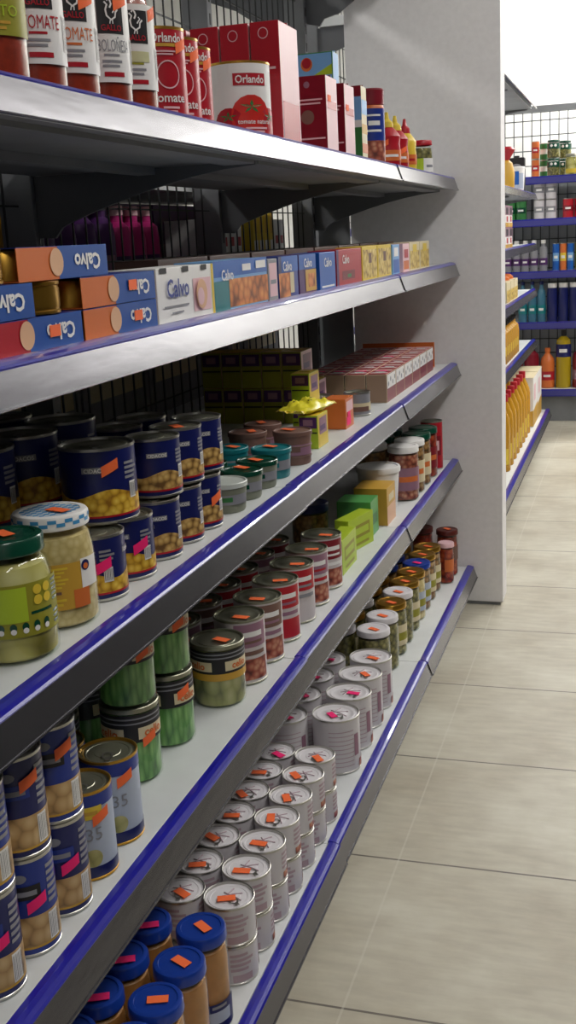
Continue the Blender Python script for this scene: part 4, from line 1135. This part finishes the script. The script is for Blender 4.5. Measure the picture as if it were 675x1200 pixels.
oj=[('olive_white','with white lid, first after the tall tins'),('olive_white','with white lid, second after the tall tins'),('olive_gold','with gold lid between two white lids'),('olive_white','with white lid between two gold lids'),('olive_gold','with gold lid before the blue lid'),('beige_gold','with gold lid touching the blue lid'),('olive_blue','with a blue lid at the shelf edge'),('brown_gold','with gold lid just past the blue lid'),('brown_gold','with gold lid, last at the edge')]
yj=[2.495,2.595,2.70,2.79,2.885,2.975,3.062,3.150,3.238]
for (k,lb),y in zip(oj,yj): place(k,'pickle jar '+lb,(-.597,y,EZ),rad(-50),'pickle jars on the bottom shelf',stick=('pink' if k=='olive_blue' else 'orange','lid',.012,-20,.1405,20))
for i,(k,y) in enumerate((('olive_white',2.50),('olive_gold',2.60),('olive_white',2.70),('olive_gold',2.80),('brown_gold',2.90),('olive_blue',3.02),('olive_blue',3.12),('brown_gold',3.22))):
    place(k,f'pickle jar in the shaded second row of the bottom shelf, {ORD[i]} from the tall tins',(-.684,y,EZ),rad(-50),'pickle jars on the bottom shelf',stick=('orange','lid',.0,0,.1405,20))
place('pink_small','slim jar with a pink lid beside the gold lids',(-.553,3.318,EZ),rad(-50),stick=None)
place('red_tall','slim red pepper jar by the white panel, aisle side',(-.562,3.40,EZ),rad(-50),'slim red pepper jars',stick=('orange','lid',.0,0,.1505,10))
place('red_tall','slim red pepper jar by the white panel, behind the other',(-.645,3.42,EZ),rad(-50),'slim red pepper jars')

# ------------------------------------------------------------------ goods on the other side, seen through the wire
for i,y in enumerate((2.34,2.42,2.50)): place('pink_bottle',f'pink bottle behind the wire back, {ORD[i]} of three',(-1.12,y,BZ),rad(-20),'pink bottles behind the wire')
for i,y in enumerate((1.98,2.07,2.16,2.25)): place('dark_bottle',f'dark plum bottle behind the wire back, {ORD[i]} from the near end',(-1.12,y,BZ),rad(-20),'plum bottles behind the wire')
for i,y in enumerate((1.84,1.91)): place('amber_bottle',f'yellow bottle behind the wire back, {ORD[i]} of two',(-1.10,y,BZ),rad(-20),'yellow bottles behind the wire')
@kind('thin_yellow','yellow_carton','box')
def _(root): print_box(root,.12,.045,.2,'yellow',[(.1,.9,.1,.5,'white'),(.2,.8,.6,.9,'ochre')])
@kind('thin_white','white_carton','box')
def _(root): print_box(root,.12,.045,.16,'white',[(.1,.9,.05,.4,'greyp'),(.2,.8,.55,.7,'red')])
for i in range(6): place('thin_yellow' if i<4 else 'thin_white',f'thin {"yellow" if i<4 else "white"} carton behind the wire, {ORD[i]} in its row',(-1.13,3.17+.05*i,BZ),0,'thin cartons behind the wire')
for i in range(5): place('thin_white',f'thin white carton behind the wire, {ORD[i]} beyond the plum bottles',(-1.13,2.80+.055*i,BZ),0,'thin cartons behind the wire')
@kind('light_block_plum_carton','light_block_plum_carton','box')
def _(root): print_box(root,.2,.30,.205,'purple',[(.1,.9,.3,.5,'mauve')])  # dark cartons added to hide the bright wall beyond the wire
for i in range(9): place('light_block_plum_carton',f'plum carton added to block light behind the bottles, {ORD[i]} from the near end',(-1.33,.75+.315*i,BZ),0,'plum light-blocking cartons behind the bottles')
@kind('light_block_carton','light_block_grey_carton','box')
def _(root): print_box(root,.30,.34,.264,'greyp',[(.1,.9,.3,.5,'cream')])  # pale goods beyond the wire, added in full rows to block light
for lv in 'CDE':
    for i in range(9): place('light_block_carton',f'grey light-blocking carton beyond the wire on the {dict(C="third",D="fourth",E="bottom")[lv]} shelf, {ORD[i]} from the near end',(-1.28,.55+.35*i-.0,ZL[lv]),0,'grey light-blocking cartons on the other side of the wire')

# ------------------------------------------------------------------ second row of shelving beyond the panel
g2=thing('gondola_shelving','shelving continuing beyond the white panel with oil bottles on its base','shelving',(-.76,5.2,0))
def H(mb,name,root=g2):
    o=mb.build(name,root)
    if root is g2: o.location=(.76,-5.2,0)
    return o
Z2=[(1.88,-.60,.36),(1.385,-.595,.36),(1.105,-.595,.36),(.845,-.595,.36),(.55,-.595,.36),(.1315,-.51,.44)]
for z,xf,d in Z2:
    for (y0,y1) in ((3.66,4.7),(4.7,5.74),(5.74,6.78)):
        sh=H(MB().box(-.985,xf,y0+.001,y1-.001,z-.03,z,M['white_shelf'],.001,mats={'z-':M['grey_metal_and_shade']}),'shelf_board')  # grey underside is shade put into the board's colour
        rail(sh,xf,z,y0,y1)
for y in (3.68,4.7,5.74,6.765):
    H(MB().box(-1.06,-.995,y-.015,y+.015,.0,2.1,M['grey_metal_and_shade'],.002),'upright')
    for z,xf,d in Z2[:-1]:
        n0=set(g2.children); bracket(g2,y,z,xf,-.995,.09)
        for o in set(g2.children)-n0: o.location=(.76,-5.2,0)
for y0,y1 in ((3.7,4.7),(4.7,5.74),(5.74,6.75)):
    n0=set(g2.children); mesh_panel(g2,-1.02,y0,y1,.15,2.05)
    for o in set(g2.children)-n0: o.location=(.76,-5.2,0)
    H(MB().box(-.60,-.585,y0,y1,.0,.10,M['grey_metal_and_shade']),'kick_plate')
for i,(y) in enumerate((5.0,5.14,5.28,5.42,5.56,5.70,5.84,5.98)):
    place('oil_bottle',f'golden oil bottle with red cap on the base shelf, {ORD[i]} from the white panel',(-.575,y,.1315),rad(-50),'golden oil bottles')
    place('oil_bottle',f'golden oil bottle with red cap in the second row, {ORD[i]} from the white panel',(-.665,y+.02,.1315),rad(-50),'golden oil bottles')
place('oil_carton','white and yellow carton beside the oil bottles on the base shelf',(-.60,6.28,.1315),0,'white and yellow cartons')
place('oil_carton','white and yellow carton at the far end of the base shelf',(-.60,6.56,.1315),0,'white and yellow cartons')
for i,y in enumerate((5.55,5.63,5.71,5.79,5.87,5.95,6.03,6.11)): place('amber_bottle',f'black-capped yellow bottle on the shelf above the oil, {ORD[i]} from the white panel',(-.635,y,.55),rad(-50),'black-capped yellow bottles')
for i,y in enumerate((5.62,5.80,5.98)): place('food_tray',f'food pack with orange top beyond the white panel, {ORD[i]} in its row',(-.665,y,.845),0,'food packs with orange tops')
for i,y in enumerate((5.2,5.36,5.52,5.68)):
    for l in (0,1): place('snack_pack',f'mauve and white snack pack beyond the panel, {("lower","upper")[l]} layer, {ORD[i]} one',(-.645,y,1.105+.1005*l),0,'snack packs')
place('dark_tin','dark green tin with a grey oval on the shelf beyond the panel',(-.655,6.52,1.385),0)
place('blue_cup','white and blue cup at the far end of the shelf beyond the panel',(-.638,6.36,1.385),0)
@kind('flower_bag','red_topped_bag','bag')
def _(root):
    b=MB(); b.lathe([(0,0),(.03,0),(.04,.02),(.042,.09),(.03,.14),(.012,.155)],M['ochre'],16); b.build('bag_body',root)
    b=MB(); b.lathe([(.012,.15),(.02,.165),(.045,.205),(.03,.22),(.012,.19),(0,.185)],M['red'],10); b.build('gathered_top',root)
place('flower_bag','ochre bag with a gathered red top beyond the panel',(-.66,6.05,1.385),0)

# ------------------------------------------------------------------ shelving across the end of the aisle
fu=thing('wall_shelving','shelving across the end of the aisle with blue shelf edges and wire top','shelving',(-.2,7.35,0))
def K(mb,name):
    o=mb.build(name,fu); o.location=(.2,-7.35,0); return o
ZF=[1.492,1.243,.93,.62,.205]
FX=[(-1.85,-.95),(-.95,-.05),(-.05,.85)]
for z in ZF:
    yf=7.15 if z>.3 else 7.10
    for x0,x1 in FX:
        sh=K(MB().box(x0+.001,x1-.001,yf,7.58,z-.03,z,M['white_shelf'],.001,mats={'z-':M['grey_metal_and_shade']}),'shelf_board')  # shade below each white board painted as a grey underside
        b=MB(); b.box(x0+.002,x1-.002,yf-.006,yf-.0005,z-.042,z+.004,M['blue'],.001); b.build('blue_edge',sh)
        b=MB(); b.box(x0+.004,x1-.004,yf-.0085,yf-.0062,z-.036,z-.004,mat('purple_tinted_strip',(66,66,140),.35)); b.build('ticket_strip',sh)
for x in (-1.85,-.95,-.05,.85):
    K(MB().box(x-.015,x+.015,7.60,7.66,0,1.94,M['grey_metal_and_shade'],.002),'upright')
for x0,x1 in FX:
    b=MB(); w=.0028; n=round((x1-x0)/.055)
    for i in range(n+1): b.box(x0+(x1-x0)*i/n-w,x0+(x1-x0)*i/n+w,7.60-w,7.60+w,.2,1.92,M['wire'])
    for i in range(19): b.box(x0,x1,7.604-w,7.604+w,.2+i*.092-w,.2+i*.092+w,M['wire'])
    K(b,'wire_back')
    K(MB().box(x0,x1,7.585,7.64,1.905,1.945,M['grey_metal_and_shade'],.002),'top_rail')
    K(MB().box(x0,x1,7.15,7.165,.0,.165,M['grey_metal_and_shade']),'kick_plate')
    K(MB().box(x0+.01,x1-.01,7.611,7.616,.2,1.47,mat('slate_sheet',(176,180,186),.6)),'back_sheet')
fx=lambda u: -.548+(u-640)*.0051
def fp(k,lb,u,z,grp,lay=0,h=.1,y=7.21): return place(k,lb,(fx(u),y,z+lay*h),0,grp)
for l in (0,1):
    s=('lower','upper')[l]
    fp('far_orange',f'orange-labelled tin on the top far shelf, {s} one',627.5,1.492,'orange-labelled tins',l,.1058)
    fp('far_green_tin',f'green-labelled tin beside the orange ones, {s} one',636.5,1.492,'green-labelled tins',l,.1008,7.285)
    for i,u in enumerate((648.5,)): fp('far_green_jar',f'jar with dark green label on the top far shelf, {s} one, beside green tins',u,1.492,'dark-labelled jars',l,.1058)
    fp('far_green_jar',f'jar with dark green label, {s} one, beside the yellow-green jars',660,1.492,'dark-labelled jars',l,.1058,7.34)
    for i,u in enumerate((632,646)): fp('far_grey_can',f'silver tin on the second far shelf, {s} layer, {ORD[i]} one',u,1.243,'silver tins',l,.1158)
for i,u in enumerate((671.5,692)): fp('far_yellow_jar',f'yellow-green pickle jar on the top far shelf, {ORD[i]} one',u,1.492,'yellow-green pickle jars')
for i,u in enumerate((666,679.5,693)): fp('far_red_can',f'red tin on the second far shelf, {ORD[i]} one',u,1.243,'red tins on the far shelf')
for i,u in enumerate((598,610.5)): fp('far_green_can',f'green tin on the second far shelf, {ORD[i]} one',u,1.243,'green tins')
for i,u in enumerate((594.5,605,615.5,626,637)): fp('far_silver_bottle',f'silver bottle with white cap on the third far shelf, {ORD[i]} one',u,.93,'silver bottles')
for i,(u,k,c) in enumerate(((652,'far_blue_can','blue tin beside the silver bottles'),(660.5,'far_orange_can','orange tin between two blue tins'),(669,'far_blue_can','blue tin beside the olive green tin'),(679,'far_olive_can','olive green tin at the picture edge'))): fp(k,c+' on the third far shelf',u,.93,'tall drink tins')
for i,u in enumerate((612.5,624,635)): fp('far_teal_bottle',f'blue water bottle on the fourth far shelf, {ORD[i]} one',u,.62,'blue water bottles')
for i,u in enumerate((648,661,674,687)): fp('far_navy_bottle',f'navy bottle with white cap on the fourth far shelf, {ORD[i]} one',u,.62,'navy bottles')
fp('far_red_bottle','dark red juice bottle on the lowest far shelf, closest to the side shelving',604,.205,'dark red juice bottles')
fp('far_red_bottle','dark red juice bottle on the lowest far shelf, beside the orange-red bottle',623.4,.205,'dark red juice bottles')
fp('far_orange_bottle','orange-red juice bottle on the lowest far shelf',642.7,.205,None)
fp('far_yellow_bottle','tall yellow bottle with black cap on the lowest far shelf',661.9,.205,None)
fp('far_red_bottle','dark red juice bottle past the yellow bottle',682,.205,'dark red juice bottles')

# ------------------------------------------------------------------ the facing shelving of this aisle (outside the frame, added dark for the ticket strips to reflect)
g3=thing('reflection_shelving','unseen dark shelving added across the aisle for the strips to reflect','shelving',(1.5,2.5,0))
MB().box(.1,.13,-3.8,4.2,0,2.1,mat('charcoal_metal',(44,46,54),.6)).build('back_sheet',g3)
for z in (.13,.5,.85,1.2,1.55): MB().box(-.3,.1,-3.8,4.2,z-.03,z,mat('charcoal_metal',(44,46,54),.6),.001).build('shelf_board',g3)

# ------------------------------------------------------------------ lamps
def lamp(x,y,power,lx=.3,ly=1.3,group='ceiling lamps',lb=''):
    t=thing('ceiling_lamp',lb,'lamp',(x,y,ZC),0,group)
    MB().box(-lx/2,lx/2,-ly/2,ly/2,-.06,-.0005,M['white_shelf'],.004).build('lamp_housing',t)
    for s in (-1,1):
        b=MB(); b.tube([(s*lx*.22,-ly/2+.03,-.078),(s*lx*.22,ly/2-.03,-.078)],.014,mat('lit_tube',(255,252,244),.5,emit=6),10); b.build('fluorescent_tube',t)
    d=bpy.data.lights.new('tube_light','AREA'); d.shape='RECTANGLE'; d.size=lx; d.size_y=ly; d.energy=power; d.color=(1,.975,.93)
    o=bpy.data.objects.new('tube_light',d); COL.objects.link(o); o.parent=t; o.location=(0,0,-.10)
LAMPS=[(.8,-.8,'first',15),(.9,1.2,'second',16),(.95,3.1,'third',24),(1.15,4.8,'fourth',32),(1.15,6.5,'fifth',36)]
for x,y,n_,pw in LAMPS: lamp(x,y,pw,lb=f'ceiling tube lamp above the aisle, {n_} one along')
lamp(.1,7.75,50,1.3,.3,lb='ceiling tube lamp over the shelving at the end')
lamp(1.7,7.8,75,1.1,.3,lb='added ceiling tube lamp brightening the end wall for strip reflections')  # added lamp; brightens the wall mirrored in the upper ticket strips
lamp(-2.3,2.2,30,lb='ceiling tube lamp over the other aisle, near')
lamp(-2.3,4.6,40,lb='ceiling tube lamp over the other aisle, far')
w=bpy.data.worlds.new('World'); SC.world=w; w.use_nodes=True
w.node_tree.nodes['Background'].inputs[0].default_value=(.9,.95,1,1); w.node_tree.nodes['Background'].inputs[1].default_value=.3

# ------------------------------------------------------------------ camera
f_,yaw,pitch,roll=1299.6,.3101,.2404,-.052
cy,sy,cp,sp_=math.cos(yaw),math.sin(yaw),math.cos(pitch),math.sin(pitch)
Fw=Vector((-sy*cp,cy*cp,-sp_)); Rt=Vector((cy,sy,0)); Up=Rt.cross(Fw)
R2=Rt*math.cos(roll)+Up*math.sin(roll); U2=Up*math.cos(roll)-Rt*math.sin(roll)
cam=bpy.data.cameras.new('camera'); co=bpy.data.objects.new('camera',cam); COL.objects.link(co)
co.matrix_world=Matrix(((R2.x,U2.x,-Fw.x,0),(R2.y,U2.y,-Fw.y,0),(R2.z,U2.z,-Fw.z,1.2),(0,0,0,1)))
cam.sensor_fit='VERTICAL'; cam.sensor_height=24; cam.lens=24*f_/1200; cam.clip_start=.02
SC.camera=co
vs=SC.view_settings; vs.view_transform='Standard'; vs.look='None'; vs.gamma=1; vs.use_curve_mapping=False; vs.exposure=0.0
SC.display_settings.display_device='sRGB'
SC.cycles.max_bounces=8; SC.cycles.transparent_max_bounces=16; SC.cycles.use_denoising=True
